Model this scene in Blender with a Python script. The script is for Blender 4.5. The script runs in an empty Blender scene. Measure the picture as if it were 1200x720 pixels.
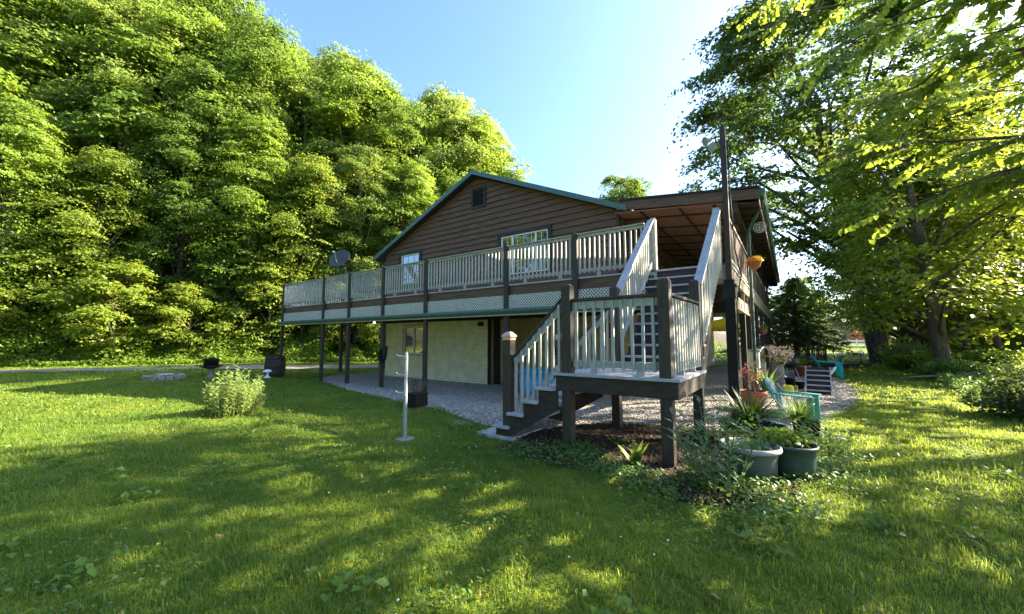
import bpy, bmesh, math, random
import numpy as np
from mathutils import Vector, Matrix
R = math.radians
# ------------------------------------------------------------------ camera, sky, sun, exposure
sc = bpy.context.scene
col = sc.collection
cd = bpy.data.cameras.new('camera'); cam = bpy.data.objects.new('camera', cd); col.objects.link(cam)
cd.sensor_width = 36; cd.lens = 36*455/1200; cd.clip_start = 0.05; cd.clip_end = 3000
cam.location = (0, 0, 1.45); cam.rotation_euler = (R(90+4.78), 0, R(35.5)); sc.camera = cam
SUN_AZ, SUN_EL = 47.0, 30.0          # azimuth counted from +X towards +Y
w = bpy.data.worlds.new('World'); sc.world = w; w.use_nodes = True
nt = w.node_tree; bg = nt.nodes['Background']
sky = nt.nodes.new('ShaderNodeTexSky'); sky.sky_type = 'NISHITA'; sky.sun_disc = False
sky.sun_elevation = R(SUN_EL); sky.sun_rotation = R(90-SUN_AZ)
sky.air_density = 1.0; sky.dust_density = 2.6; sky.ozone_density = 6.5; sky.altitude = 0
nt.links.new(sky.outputs[0], bg.inputs[0]); bg.inputs[1].default_value = 0.089
sl = bpy.data.lights.new('sun', 'SUN'); sl.energy = 5.0; sl.angle = R(0.5); sl.color = (1, 0.87, 0.66)
so = bpy.data.objects.new('sun', sl); col.objects.link(so)
sd = Vector((math.cos(R(SUN_AZ))*math.cos(R(SUN_EL)), math.sin(R(SUN_AZ))*math.cos(R(SUN_EL)), math.sin(R(SUN_EL))))
so.rotation_euler = sd.to_track_quat('Z', 'Y').to_euler(); so.location = sd*50
vs = sc.view_settings; vs.view_transform = 'Standard'; vs.look = 'None'; vs.exposure = 2.72; vs.gamma = 1; vs.use_curve_mapping = False
sc.cycles.max_bounces = 8; sc.cycles.transparent_max_bounces = 6; sc.cycles.transmission_bounces = 4
sc.cycles.use_denoising = True

# ------------------------------------------------------------------ materials
def mat(name, c, rough=.7, var=.25, scale=6, bump=0, bscale=40, spec=.3, metal=0, stretch=(1,1,1), c2=None, emit=None, detail=4):
    m = bpy.data.materials.new(name); m.use_nodes = True; t = m.node_tree; N = t.nodes; L = t.links
    b = N['Principled BSDF']; b.inputs['Roughness'].default_value = rough; b.inputs['Metallic'].default_value = metal
    b.inputs['Specular IOR Level'].default_value = spec
    tc = N.new('ShaderNodeTexCoord'); mp = N.new('ShaderNodeMapping'); mp.inputs['Scale'].default_value = stretch
    L.new(tc.outputs['Object'], mp.inputs[0])
    n = N.new('ShaderNodeTexNoise'); n.inputs['Scale'].default_value = scale; n.inputs['Detail'].default_value = detail; n.inputs['Roughness'].default_value = .65
    L.new(mp.outputs[0], n.inputs[0])
    r = N.new('ShaderNodeValToRGB'); L.new(n.outputs[0], r.inputs[0])
    ca = c2 if c2 else tuple(x*(1-var) for x in c); cb = c if c2 else tuple(min(1, x*(1+var)) for x in c)
    r.color_ramp.elements[0].position = .32; r.color_ramp.elements[1].position = .68
    r.color_ramp.elements[0].color = (*ca, 1); r.color_ramp.elements[1].color = (*cb, 1)
    L.new(r.outputs[0], b.inputs['Base Color'])
    if bump:
        n2 = N.new('ShaderNodeTexNoise'); n2.inputs['Scale'].default_value = bscale; n2.inputs['Detail'].default_value = 5
        L.new(mp.outputs[0], n2.inputs[0])
        bp = N.new('ShaderNodeBump'); bp.inputs['Strength'].default_value = bump; bp.inputs['Distance'].default_value = .02
        L.new(n2.outputs[0], bp.inputs['Height']); L.new(bp.outputs[0], b.inputs['Normal'])
    if emit:
        b.inputs['Emission Color'].default_value = (*emit[0], 1); b.inputs['Emission Strength'].default_value = emit[1]
    return m

def leafmat(name, dark, light, trans, k=.42, scale=.5, rough=.45, spec=.35):
    m = bpy.data.materials.new(name); m.use_nodes = True; t = m.node_tree; N = t.nodes; L = t.links
    b = N['Principled BSDF']; out = N['Material Output']; b.inputs['Roughness'].default_value = rough; b.inputs['Specular IOR Level'].default_value = spec
    g = N.new('ShaderNodeNewGeometry'); tc = N.new('ShaderNodeTexCoord')
    n = N.new('ShaderNodeTexNoise'); n.inputs['Scale'].default_value = scale; n.inputs['Detail'].default_value = 2
    L.new(g.outputs['Position'], n.inputs[0])
    mx = N.new('ShaderNodeMath'); mx.operation = 'MULTIPLY_ADD'; mx.inputs[1].default_value = .45
    L.new(g.outputs['Random Per Island'], mx.inputs[0])
    m2 = N.new('ShaderNodeMath'); m2.operation = 'MULTIPLY_ADD'; m2.inputs[1].default_value = 1.4; m2.inputs[2].default_value = -.42
    L.new(n.outputs[0], m2.inputs[0]); L.new(m2.outputs[0], mx.inputs[2])
    r = N.new('ShaderNodeValToRGB'); L.new(mx.outputs[0], r.inputs[0])
    r.color_ramp.elements[0].color = (*dark, 1); r.color_ramp.elements[1].color = (*light, 1); r.color_ramp.elements[1].position = .9
    L.new(r.outputs[0], b.inputs['Base Color'])
    tr = N.new('ShaderNodeBsdfTranslucent')
    mc = N.new('ShaderNodeMix'); mc.data_type = 'RGBA'; mc.inputs[0].default_value = .6
    L.new(r.outputs[0], mc.inputs[6]); mc.inputs[7].default_value = (*trans, 1); L.new(mc.outputs[2], tr.inputs[0])
    ms = N.new('ShaderNodeMixShader'); ms.inputs[0].default_value = k
    L.new(b.outputs[0], ms.inputs[1]); L.new(tr.outputs[0], ms.inputs[2]); L.new(ms.outputs[0], out.inputs[0])
    return m

M = {}
M['leaf_hill'] = leafmat('leaf_hill', (.05,.11,.014), (.18,.27,.035), (.42,.54,.05), .48, .35)
M['leaf_yellow'] = leafmat('leaf_yellow', (.065,.125,.014), (.21,.28,.035), (.50,.56,.05), .52, .35)
M['leaf_fresh'] = leafmat('leaf_fresh', (.07,.13,.025), (.23,.31,.06), (.48,.58,.09), .5, .35)
M['leaf_oak'] = leafmat('leaf_oak', (.035,.085,.016), (.13,.21,.03), (.33,.45,.05), .45, .35)
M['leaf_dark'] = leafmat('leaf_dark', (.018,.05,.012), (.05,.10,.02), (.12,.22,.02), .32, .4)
M['leaf_maple'] = leafmat('leaf_maple', (.03,.07,.018), (.08,.14,.03), (.22,.33,.04), .4, .3)
M['leaf_near'] = leafmat('leaf_near', (.035,.085,.014), (.10,.18,.028), (.46,.56,.05), .5, .8)
M['leaf_weed'] = leafmat('leaf_weed', (.05,.12,.015), (.16,.26,.03), (.36,.46,.04), .45, .5)
M['leaf_pale'] = leafmat('leaf_pale', (.10,.18,.05), (.28,.35,.10), (.45,.52,.12), .4, 3)
M['leaf_bed'] = leafmat('leaf_bed', (.04,.10,.018), (.12,.22,.045), (.28,.42,.05), .35, 2)
M['needle'] = leafmat('needle', (.03,.06,.018), (.08,.12,.03), (.22,.28,.05), .4, .5)
M['grass'] = leafmat('grass', (.045,.115,.022), (.17,.26,.04), (.46,.54,.06), .55, .9, .5, .25)
M['flower'] = leafmat('flower', (.75,.35,.38), (.85,.75,.55), (.9,.6,.5), .4, 5)
M['orange_flower'] = leafmat('orange_flower', (.55,.12,.02), (.8,.4,.05), (.9,.4,.05), .4, 9)
M['clover'] = mat('clover', (.8,.8,.75), .8)
M['bark'] = mat('bark', (.11,.085,.06), .9, .45, 5, .9, 14, .1, stretch=(1,1,.25))
M['bark_pale'] = mat('bark_pale', (.24,.19,.12), .9, .4, 4, .6, 12, .1, stretch=(1,1,.25))
M['soil_hill'] = mat('soil_hill', (.05,.045,.02), .95, .5, 1.5, .6, 6)
M['brown'] = mat('brown', (.040,.029,.020), .62, .35, 5, .35, 30, .35, stretch=(1,1,4))
M['post'] = mat('post', (.048,.037,.026), .6, .3, 6, .35, 40, .35, stretch=(6,6,.6))
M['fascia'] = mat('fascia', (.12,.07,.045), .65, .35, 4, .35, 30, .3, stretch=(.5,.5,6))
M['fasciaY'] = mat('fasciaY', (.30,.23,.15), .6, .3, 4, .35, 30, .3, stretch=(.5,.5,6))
M['rail'] = mat('rail', (.37,.37,.32), .6, .2, 9, .2, 40, .35)
M['tread'] = mat('tread', (.38,.375,.37), .6, .18, 9, .25, 40, .3)
M['riser'] = mat('riser', (.035,.032,.045), .6, .25, 8, .1, 40)
M['green_trim'] = mat('green_trim', (.055,.115,.095), .38, .12, 4, 0, 40, .5)
M['roof'] = mat('roof', (.05,.11,.09), .45, .1, 3, 0, 40, .5)
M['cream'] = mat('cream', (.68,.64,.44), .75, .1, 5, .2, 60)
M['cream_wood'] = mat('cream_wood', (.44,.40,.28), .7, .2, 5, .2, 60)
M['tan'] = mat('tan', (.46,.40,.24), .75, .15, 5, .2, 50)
M['soffit'] = mat('soffit', (.33,.155,.085), .6, .3, 3, .2, 20, .35, stretch=(.6,2.5,1))
M['dark'] = mat('dark', (.012,.011,.010), .7, .3)
M['white'] = mat('white', (.78,.78,.74), .45, .06, 8)
M['lattice'] = mat('lattice', (.66,.65,.56), .6, .1, 8)
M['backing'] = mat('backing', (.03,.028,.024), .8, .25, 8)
M['copper'] = mat('copper', (.62,.36,.29), .38, .12, 12, 0, 40, .5, .35)
M['steel'] = mat('steel', (.30,.32,.29), .5, .2, 12, 0, 40, .5, .3)
M['black'] = mat('black', (.015,.015,.015), .45, .3, 8)
M['concrete'] = mat('concrete', (.36,.35,.32), .85, .2, 10, .5, 60)
M['stone'] = mat('stone', (.22,.20,.17), .85, .3, 8, .6, 20)
M['asphalt'] = mat('asphalt', (.17,.155,.13), .9, .25, 3, .4, 60)
M['blue_pool'] = mat('blue_pool', (.05,.38,.80), .35, .08, 5, 0, 40, .5)
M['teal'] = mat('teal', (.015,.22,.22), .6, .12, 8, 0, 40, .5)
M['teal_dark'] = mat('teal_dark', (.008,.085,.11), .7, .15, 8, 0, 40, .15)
M['pot_green'] = mat('pot_green', (.05,.082,.062), .5, .15, 8, 0, 40, .4)
M['pot_grey'] = mat('pot_grey', (.08,.095,.075), .5, .15, 8, 0, 40, .4)
M['pot_rim'] = mat('pot_rim', (.30,.30,.27), .5, .1, 8, 0, 40, .4)
M['terra'] = mat('terra', (.30,.10,.05), .75, .2, 8, .2)
M['turquoise'] = mat('turquoise', (.03,.46,.40), .6, .12, 8, 0, 40, .3)
M['dish'] = mat('dish', (.055,.06,.055), .5, .1)
M['soil'] = mat('soil', (.045,.028,.018), .95, .5, 20, .9, 40)
M['grey_wood'] = mat('grey_wood', (.33,.31,.32), .8, .25, 9, .3, 30, .2, stretch=(.5,4,4))
M['yellow'] = mat('yellow', (.62,.56,.03), .6, .1)
M['red'] = mat('red', (.25,.02,.02), .6, .1)
M['barn'] = mat('barn', (.14,.10,.07), .85, .35, 1, .2, 6)
M['barn_red'] = mat('barn_red', (.35,.10,.07), .85, .2, 1)
M['bulb'] = mat('bulb', (.9,.8,.6), .4, 0, emit=((1,.8,.5), 4))
M['copper_pipe'] = M['steel']
def glassmat():
    m = bpy.data.materials.new('glass'); m.use_nodes = True; b = m.node_tree.nodes['Principled BSDF']
    b.inputs['Base Color'].default_value = (.42,.43,.40,1); b.inputs['Metallic'].default_value = .45; b.inputs['Roughness'].default_value = .02; b.inputs['Specular IOR Level'].default_value = .9
    mx = m.node_tree.nodes.new('ShaderNodeBsdfPrincipled'); mx.inputs['Base Color'].default_value = (.012,.013,.011,1); mx.inputs['Roughness'].default_value = .02; ms = m.node_tree.nodes.new('ShaderNodeMixShader'); ms.inputs[0].default_value = .5
    b.inputs['Metallic'].default_value = 1; m.node_tree.links.new(b.outputs[0], ms.inputs[1]); m.node_tree.links.new(mx.outputs[0], ms.inputs[2]); m.node_tree.links.new(ms.outputs[0], m.node_tree.nodes['Material Output'].inputs[0])
    return m
M['glass'] = glassmat()
def blockmat():
    m = mat('painted_block', (.80,.74,.52), .75, .14, 3, 0); t = m.node_tree; N = t.nodes; L = t.links; b = N['Principled BSDF']
    tc = N.new('ShaderNodeTexCoord'); sp = N.new('ShaderNodeSeparateXYZ'); cb = N.new('ShaderNodeCombineXYZ'); ad = N.new('ShaderNodeMath'); ad.operation = 'ADD'
    L.new(tc.outputs['Object'], sp.inputs[0]); L.new(sp.outputs[0], ad.inputs[0]); L.new(sp.outputs[1], ad.inputs[1])
    L.new(ad.outputs[0], cb.inputs[0]); L.new(sp.outputs[2], cb.inputs[1])
    br = N.new('ShaderNodeTexBrick'); br.inputs['Scale'].default_value = 1; br.inputs['Brick Width'].default_value = .24; br.inputs['Row Height'].default_value = .095
    br.inputs['Mortar Size'].default_value = .009; br.inputs['Mortar Smooth'].default_value = .3
    L.new(cb.outputs[0], br.inputs[0])
    bp = N.new('ShaderNodeBump'); bp.inputs['Strength'].default_value = .8; bp.inputs['Distance'].default_value = .02; bp.invert = True
    L.new(br.outputs['Fac'], bp.inputs['Height']); L.new(bp.outputs[0], b.inputs['Normal'])
    src = b.inputs['Base Color'].links[0].from_socket
    mx = N.new('ShaderNodeMix'); mx.data_type = 'RGBA'; mx.blend_type = 'MULTIPLY'; mx.inputs[7].default_value = (.72,.72,.68,1)
    L.new(br.outputs['Fac'], mx.inputs[0]); L.new(src, mx.inputs[6]); L.new(mx.outputs[2], b.inputs['Base Color'])
    return m
M['block'] = blockmat()
def sidingmat():
    m = mat('siding', (.135,.074,.044), .6, .4, 3, .6, 18, .35, stretch=(.7,.7,9)); t = m.node_tree; N = t.nodes; L = t.links; b = N['Principled BSDF']
    tc = N.new('ShaderNodeTexCoord'); mp = N.new('ShaderNodeMapping'); mp.inputs['Scale'].default_value = (1.2,1,26)
    n = N.new('ShaderNodeTexNoise'); n.inputs['Scale'].default_value = 1.3; n.inputs['Detail'].default_value = 6
    L.new(tc.outputs['Object'], mp.inputs[0]); L.new(mp.outputs[0], n.inputs[0])
    r = N.new('ShaderNodeValToRGB'); r.color_ramp.elements[0].position = .70; r.color_ramp.elements[1].position = .76; L.new(n.outputs[0], r.inputs[0])
    src = b.inputs['Base Color'].links[0].from_socket
    mx = N.new('ShaderNodeMix'); mx.data_type = 'RGBA'; mx.inputs[7].default_value = (.30,.24,.18,1)
    L.new(r.outputs[0], mx.inputs[0]); L.new(src, mx.inputs[6]); L.new(mx.outputs[2], b.inputs['Base Color'])
    return m
M['siding'] = sidingmat()
def groundmat():
    m = bpy.data.materials.new('lawn_soil'); m.use_nodes = True; t = m.node_tree; N = t.nodes; L = t.links; b = N['Principled BSDF']
    b.inputs['Roughness'].default_value = .9; b.inputs['Specular IOR Level'].default_value = .1
    g = N.new('ShaderNodeNewGeometry')
    n = N.new('ShaderNodeTexNoise'); n.inputs['Scale'].default_value = .9; n.inputs['Detail'].default_value = 8; n.inputs['Roughness'].default_value = .75
    L.new(g.outputs['Position'], n.inputs[0])
    r = N.new('ShaderNodeValToRGB'); L.new(n.outputs[0], r.inputs[0])
    r.color_ramp.elements[0].position = .3; r.color_ramp.elements[0].color = (.05,.09,.010,1); r.color_ramp.elements[1].position = .7; r.color_ramp.elements[1].color = (.16,.20,.018,1)
    L.new(r.outputs[0], b.inputs['Base Color'])
    n2 = N.new('ShaderNodeTexNoise'); n2.inputs['Scale'].default_value = 25; n2.inputs['Detail'].default_value = 6; L.new(g.outputs['Position'], n2.inputs[0])
    bp = N.new('ShaderNodeBump'); bp.inputs['Strength'].default_value = 1; bp.inputs['Distance'].default_value = .08
    L.new(n2.outputs[0], bp.inputs['Height']); L.new(bp.outputs[0], b.inputs['Normal'])
    return m
M['lawn'] = groundmat()

# ------------------------------------------------------------------ mesh helpers
def np_mesh(name, V, F, m, parent=None, smooth=False):
    """V (n,3); F (k,3) or (k,4) ints"""
    V = np.asarray(V, np.float32); F = np.asarray(F, np.int32); k = F.shape[1]
    me = bpy.data.meshes.new(name); me.vertices.add(len(V)); me.vertices.foreach_set('co', V.ravel())
    me.loops.add(F.size); me.loops.foreach_set('vertex_index', F.ravel())
    me.polygons.add(len(F)); me.polygons.foreach_set('loop_start', np.arange(0, F.size, k, dtype=np.int32))
    if smooth: me.polygons.foreach_set('use_smooth', np.ones(len(F), bool))
    me.materials.append(m); me.update(calc_edges=True)
    return me
def link(name, me, parent=None, loc=None):
    o = bpy.data.objects.new(name, me); col.objects.link(o)
    if parent is not None: o.parent = parent
    if loc is not None: o.location = loc
    return o
class MB:
    def __init__(s): s.v = []; s.f = []; s.sm = []
    def quadset(s, vs, fs, smooth=False):
        b = len(s.v); s.v += [tuple(v) for v in vs]; s.f += [tuple(b+i for i in f) for f in fs]; s.sm += [smooth]*len(fs); return s
    def box(s, x0, x1, y0, y1, z0, z1, mtx=None):
        vs = [Vector(p) for p in ((x0,y0,z0),(x1,y0,z0),(x1,y1,z0),(x0,y1,z0),(x0,y0,z1),(x1,y0,z1),(x1,y1,z1),(x0,y1,z1))]
        if mtx is not None: vs = [mtx @ v for v in vs]
        return s.quadset(vs, [(0,3,2,1),(4,5,6,7),(0,1,5,4),(1,2,6,5),(2,3,7,6),(3,0,4,7)])
    def prism(s, poly, axis, a, b):
        """poly: 2D points; axis: extrusion axis; a,b extent"""
        n = len(poly)
        def P(p, t):
            return {'x': (t,p[0],p[1]), 'y': (p[0],t,p[1]), 'z': (p[0],p[1],t)}[axis]
        vs = [P(p,a) for p in poly] + [P(p,b) for p in poly]
        fs = [tuple(range(n))[::-1], tuple(range(n,2*n))] + [(i,(i+1)%n,n+(i+1)%n,n+i) for i in range(n)]
        return s.quadset(vs, fs)
    def bar(s, p, q, w_, h_, up=(0,0,1)):
        p = Vector(p); q = Vector(q); d = (q-p); L_ = d.length; d.normalize(); up = Vector(up)
        x = d.cross(up).normalized(); u = x.cross(d).normalized()
        m = Matrix((x, d, u)).transposed().to_4x4(); m.translation = p
        return s.box(-w_/2, w_/2, 0, L_, -h_/2, h_/2, m)
    def tube(s, pts, rad, n=8, cap=True, smooth=True):
        pts = [Vector(p) for p in pts]; rings = []
        if not hasattr(rad, '__len__'): rad = [rad]*len(pts)
        ref = Vector((.13,.31,.94)).normalized()
        for i, p in enumerate(pts):
            d = (pts[min(i+1,len(pts)-1)]-pts[max(i-1,0)]).normalized()
            a = d.cross(ref)
            if a.length < .05: a = d.cross(Vector((1,0,0)))
            a.normalize(); b = d.cross(a)
            rings.append([p + (a*math.cos(2*math.pi*k/n)+b*math.sin(2*math.pi*k/n))*rad[i] for k in range(n)])
        vs = [v for r_ in rings for v in r_]; fs = []
        for i in range(len(pts)-1):
            for k in range(n): fs.append((i*n+k, i*n+(k+1)%n, (i+1)*n+(k+1)%n, (i+1)*n+k))
        s.quadset(vs, fs, smooth)
        if cap: s.quadset(rings[0], [tuple(range(n))]); s.quadset(rings[-1], [tuple(range(n))[::-1]])
        return s
    def lathe(s, prof, c=(0,0,0), n=24, smooth=True):
        vs = []; fs = []
        for (r_, z) in prof:
            for k in range(n): vs.append((c[0]+r_*math.cos(2*math.pi*k/n), c[1]+r_*math.sin(2*math.pi*k/n), c[2]+z))
        for i in range(len(prof)-1):
            for k in range(n): fs.append((i*n+k, i*n+(k+1)%n, (i+1)*n+(k+1)%n, (i+1)*n+k))
        return s.quadset(vs, fs, smooth)
    def build(s, name, m, parent=None, loc=None, bevel=0):
        me = bpy.data.meshes.new(name); me.from_pydata(s.v, [], s.f); me.polygons.foreach_set('use_smooth', s.sm); me.materials.append(m)
        bm = bmesh.new(); bm.from_mesh(me); bmesh.ops.recalc_face_normals(bm, faces=bm.faces); bm.to_mesh(me); bm.free()
        o = link(name, me, parent, loc)
        if bevel:
            b = o.modifiers.new('bevel', 'BEVEL'); b.width = bevel; b.segments = 2; b.limit_method = 'ANGLE'
        return o
def tag(o, label=None, cat=None, group=None, kind=None):
    if label: o['label'] = label
    if cat: o['category'] = cat
    if group: o['group'] = group
    if kind: o['kind'] = kind
    return o
def empty(name, loc, label, cat, group=None, rz=0):
    o = bpy.data.objects.new(name, None); o.empty_display_size = .2; col.objects.link(o); o.location = loc; o.rotation_euler[2] = rz
    return tag(o, label, cat, group)
def copy_tree(o, parent=None):
    c = o.copy(); col.objects.link(c); c.parent = parent
    for ch in [x for x in bpy.data.objects if x.parent == o]: copy_tree(ch, c)
    return c
def ss(a, b, x):
    t = np.clip((x-a)/(b-a), 0, 1); return t*t*(3-2*t)
UX, UY = -0.82896, 0.5593          # direction across the road, up the hillside
def hill(x, y):
    u = x*UX+y*UY
    h = np.maximum(u-30.5, 0); v = x*.5593+y*.82896; return np.where(h < 40, h*.42, 16.8+(h-40)*.15)*ss(62, 34, v)
def bumps(x, y): return .02*np.sin(x*.9+1.3)*np.sin(y*.7)+.012*np.sin(x*2.3+y*1.7)
def gz(x, y):
    x = np.asarray(x, float); y = np.asarray(y, float)
    s = ss(6.0, 8.2, y)*ss(-2.6, -4.4, x)*ss(-26, -20, x)
    flat = ss(60, 30, np.hypot(x, y))
    return -.15*s + bumps(x, y)*flat*(1-.8*ss(3.4,4.4,y)*ss(-19,-17,x)*ss(2,1,x)) + hill(x, y)
def gzf(x, y): return float(gz(x, y))
def inpoly(x, y, poly):
    c = np.zeros(np.shape(x), bool); n = len(poly)
    for i in range(n):
        x0, y0 = poly[i]; x1, y1 = poly[(i+1) % n]
        if y0 == y1: continue
        c ^= ((y0 > y) != (y1 > y)) & (x < (x1-x0)*(y-y0)/(y1-y0)+x0)
    return c
rng = np.random.default_rng(7); random.seed(7)

# ------------------------------------------------------------------ ground, road, gravel
def axis(lo, hi, c, fine, r):
    a = [0.]; s = fine
    while a[-1] < hi-c: a.append(a[-1]+s); s = fine if a[-1] < r else s*1.18
    b = [0.]; s = fine
    while b[-1] > lo-c: b.append(b[-1]-s); s = fine if b[-1] > -r else s*1.18
    return np.array(sorted(set(b+a)))+c
gx = axis(-900, 900, -8, .5, 32); gy = axis(-300, 1400, 9, .5, 32)
X, Y = np.meshgrid(gx, gy); V = np.stack([X, Y, gz(X, Y)], -1).reshape(-1, 3)
nx, ny = len(gx), len(gy); I = np.arange(nx*ny).reshape(ny, nx)
F = np.stack([I[:-1,:-1], I[:-1,1:], I[1:,1:], I[1:,:-1]], -1).reshape(-1, 4)
UG = X*UX+Y*UY
o = link('ground', np_mesh('ground', V, F, M['lawn'], smooth=True)); tag(o, kind='structure')
# woodland floor over the hillside
def uv_sheet(name, u0, u1, v0, v1, du, dv, lift, m, wob=0):
    uu = np.arange(u0, u1+1e-6, du); vv = np.arange(v0, v1+1e-6, dv); U_, V_ = np.meshgrid(uu, vv)
    if wob:
        U_ = U_ + np.where((U_ <= u0+1e-6) | (U_ >= u1-1e-6), wob*(np.sin(V_*.8)+.6*np.sin(V_*2.1+1)), 0)
    x = UX*U_ - UY*(-V_); y = UY*U_ - UX*V_
    P_ = np.stack([x, y, gz(x, y)+lift], -1).reshape(-1, 3); a, b = len(uu), len(vv); I_ = np.arange(a*b).reshape(b, a)
    F_ = np.stack([I_[:-1,:-1], I_[:-1,1:], I_[1:,1:], I_[1:,:-1]], -1).reshape(-1, 4)
    o_ = link(name, np_mesh(name, P_, F_, m, smooth=True)); return tag(o_, kind='structure')
uv_sheet('hillside', 31, 110, -90, 44, 1, 2, .03, M['soil_hill'], .15)
uv_sheet('road', 23.4, 25.9, -60, 90, .5, 1, .02, M['asphalt'], .12)

GRAVEL = [(-16.6,9.4),(-15.6,8.3),(-14.0,7.8),(-12.2,7.2),(-10.9,6.6),(-9.2,6.25),(-7.6,6.0),(-6.2,5.8),(-5.2,5.5),(-4.3,5.15),(-3.4,4.95),(-3.2,5.6),(-2.6,6.6),(-1.2,6.9),
          (-.3,7.2),(.25,7.8),(.5,9.2),(.9,10.7),(1.3,12.6),(1.5,15.5),(1.45,18.5),(1.1,21),(.4,22.2),(-1,23),(-4,24),(-4,12.4),(-16.9,12.4)]
MULCH = [(-3.3,4.25),(-2.6,4.0),(-1.8,4.1),(-1.3,3.95),(-.85,3.85),(-.4,3.8),(-.05,4.2),(.05,5.2),(.2,6.6),(.3,7.7),(-.3,7.25),(-1.2,6.95),(-2.6,6.7),(-3.2,5.7),(-3.35,4.9)]
def sheet(name, poly, lift, m, step=.12):
    xs = [p[0] for p in poly]; ys = [p[1] for p in poly]
    ax = np.arange(min(xs)-.3, max(xs)+.3, step); ay = np.arange(min(ys)-.3, max(ys)+.3, step); X_, Y_ = np.meshgrid(ax, ay)
    jx = X_+.12*np.sin(Y_*5.1+X_*2); jy = Y_+.12*np.sin(X_*4.7)
    ins = inpoly(jx, jy, poly)
    P_ = np.stack([X_, Y_, gz(X_, Y_)+lift+rng.normal(0, .003, X_.shape)], -1).reshape(-1, 3); b, a = X_.shape; I_ = np.arange(a*b).reshape(b, a)
    k = ins[:-1,:-1] & ins[:-1,1:] & ins[1:,1:] & ins[1:,:-1]
    F_ = np.stack([I_[:-1,:-1], I_[:-1,1:], I_[1:,1:], I_[1:,:-1]], -1)[k]
    used, inv = np.unique(F_, return_inverse=True)
    o_ = link(name, np_mesh(name, P_[used], inv.reshape(-1, 4), m, smooth=True)); return tag(o_, kind='structure')
M['gravel'] = mat('gravel', (.30,.27,.225), .9, .4, 45, 1, 60, .2, detail=8)
M['pebble'] = mat('pebble', (.37,.34,.295), .85, .6, 14, 0, detail=8)
M['mulch'] = mat('mulch', (.040,.027,.019), .95, .5, 30, 1, 50, .1)
sheet('gravel_yard', GRAVEL, .012, M['gravel'])
sheet('mulch_bed', MULCH, .02, M['mulch'], .08)
def rand_in(poly, n, bias=None):
    xs = [p[0] for p in poly]; ys = [p[1] for p in poly]; out = []
    x = rng.uniform(min(xs), max(xs), n*4); y = rng.uniform(min(ys), max(ys), n*4)
    k = inpoly(x, y, poly)
    if bias is not None: k &= rng.random(n*4) < bias(x, y)
    return x[k][:n], y[k][:n]
def rocks(name, x, y, s, m, label, cat, flat=.6):
    T = np.array([(1,0,0),(0,1,0),(-1,0,0),(0,-1,0),(0,0,1),(0,0,-1)], float)
    FT = np.array([(0,1,4),(1,2,4),(2,3,4),(3,0,4),(1,0,5),(2,1,5),(3,2,5),(0,3,5)])
    n = len(x); a = rng.uniform(0, 6.28, n); J = T[None]*rng.uniform(.6, 1.3, (n,6,1))*s[:,None,None]; J[:,:,2] *= flat
    c, s_ = np.cos(a)[:,None], np.sin(a)[:,None]; Xr = J[:,:,0]*c-J[:,:,1]*s_; Yr = J[:,:,0]*s_+J[:,:,1]*c
    P_ = np.stack([Xr+x[:,None], Yr+y[:,None], J[:,:,2]+gz(x, y)[:,None]+.018+s[:,None]*.2], -1).reshape(-1, 3)
    F_ = (FT[None]+np.arange(n)[:,None,None]*6).reshape(-1, 3)
    return tag(link(name, np_mesh(name, P_, F_, m)), label, cat, kind='stuff')
x, y = rand_in(GRAVEL, 80000, lambda x, y: np.clip(7/np.hypot(x, y), .05, 1)**1.6)
rocks('gravel_stones', x, y, rng.uniform(.009, .026, len(x)), M['pebble'], 'loose pale grey gravel stones under the deck', 'gravel')
x, y = rand_in(MULCH, 5000)
rocks('mulch_chips', x, y, rng.uniform(.012, .035, len(x)), mat('mulch_chip', (.075,.05,.035), .9, .6, 20), 'dark brown bark mulch chips under the stair landing', 'mulch', .35)

# ------------------------------------------------------------------ leaf cards
def leaf_quads(P, N_, S, aspect=.62, fold=.12, tang=None):
    n = len(P); N_ = N_/np.linalg.norm(N_, axis=1, keepdims=True)
    T = rng.normal(size=(n,3)) if tang is None else tang + rng.normal(0, .25, (n,3))
    T -= (T*N_).sum(1, keepdims=True)*N_; T /= np.linalg.norm(T, axis=1, keepdims=True)+1e-9
    B = np.cross(N_, T); S = np.asarray(S)[:,None]
    a = P-T*S*.5; b = P+B*S*aspect*.5+N_*S*fold-T*S*.08; c = P+T*S*.5; d = P-B*S*aspect*.5+N_*S*fold-T*S*.08
    V_ = np.stack([a, b, c, d], 1).reshape(-1, 3); i = np.arange(n)[:,None]*4
    F_ = np.concatenate([i+np.array([[0,1,2]]), i+np.array([[0,2,3]])], 1).reshape(-1, 3)
    return V_, F_
HEART = np.array([(0,-.42),(.2,-.52),(.42,-.36),(.46,-.08),(.3,.2),(0,.56),(-.3,.2),(-.46,-.08),(-.42,-.36),(-.2,-.52)])
def heart_leaves(P, N_, S, tang):
    n = len(P); N_ = N_/np.linalg.norm(N_, axis=1, keepdims=True)
    T = tang + rng.normal(0, .3, (n,3)); T -= (T*N_).sum(1, keepdims=True)*N_; T /= np.linalg.norm(T, axis=1, keepdims=True)+1e-9
    B = np.cross(N_, T); S = np.asarray(S)[:,None,None]
    h = HEART; curl = (np.abs(h[:,0])*.35 - h[:,1]**2*.25)
    V_ = P[:,None]+S*(B[:,None]*h[None,:,0:1]+T[:,None]*h[None,:,1:2]+N_[:,None]*curl[None,:,None])
    k = len(h); i = np.arange(n)[:,None,None]*k
    Q = np.array([[0,1,2,3],[0,3,4,5],[0,5,6,7],[0,7,8,9]])
    return V_.reshape(-1, 3), (i+Q[None]).reshape(-1, 4)

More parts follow.
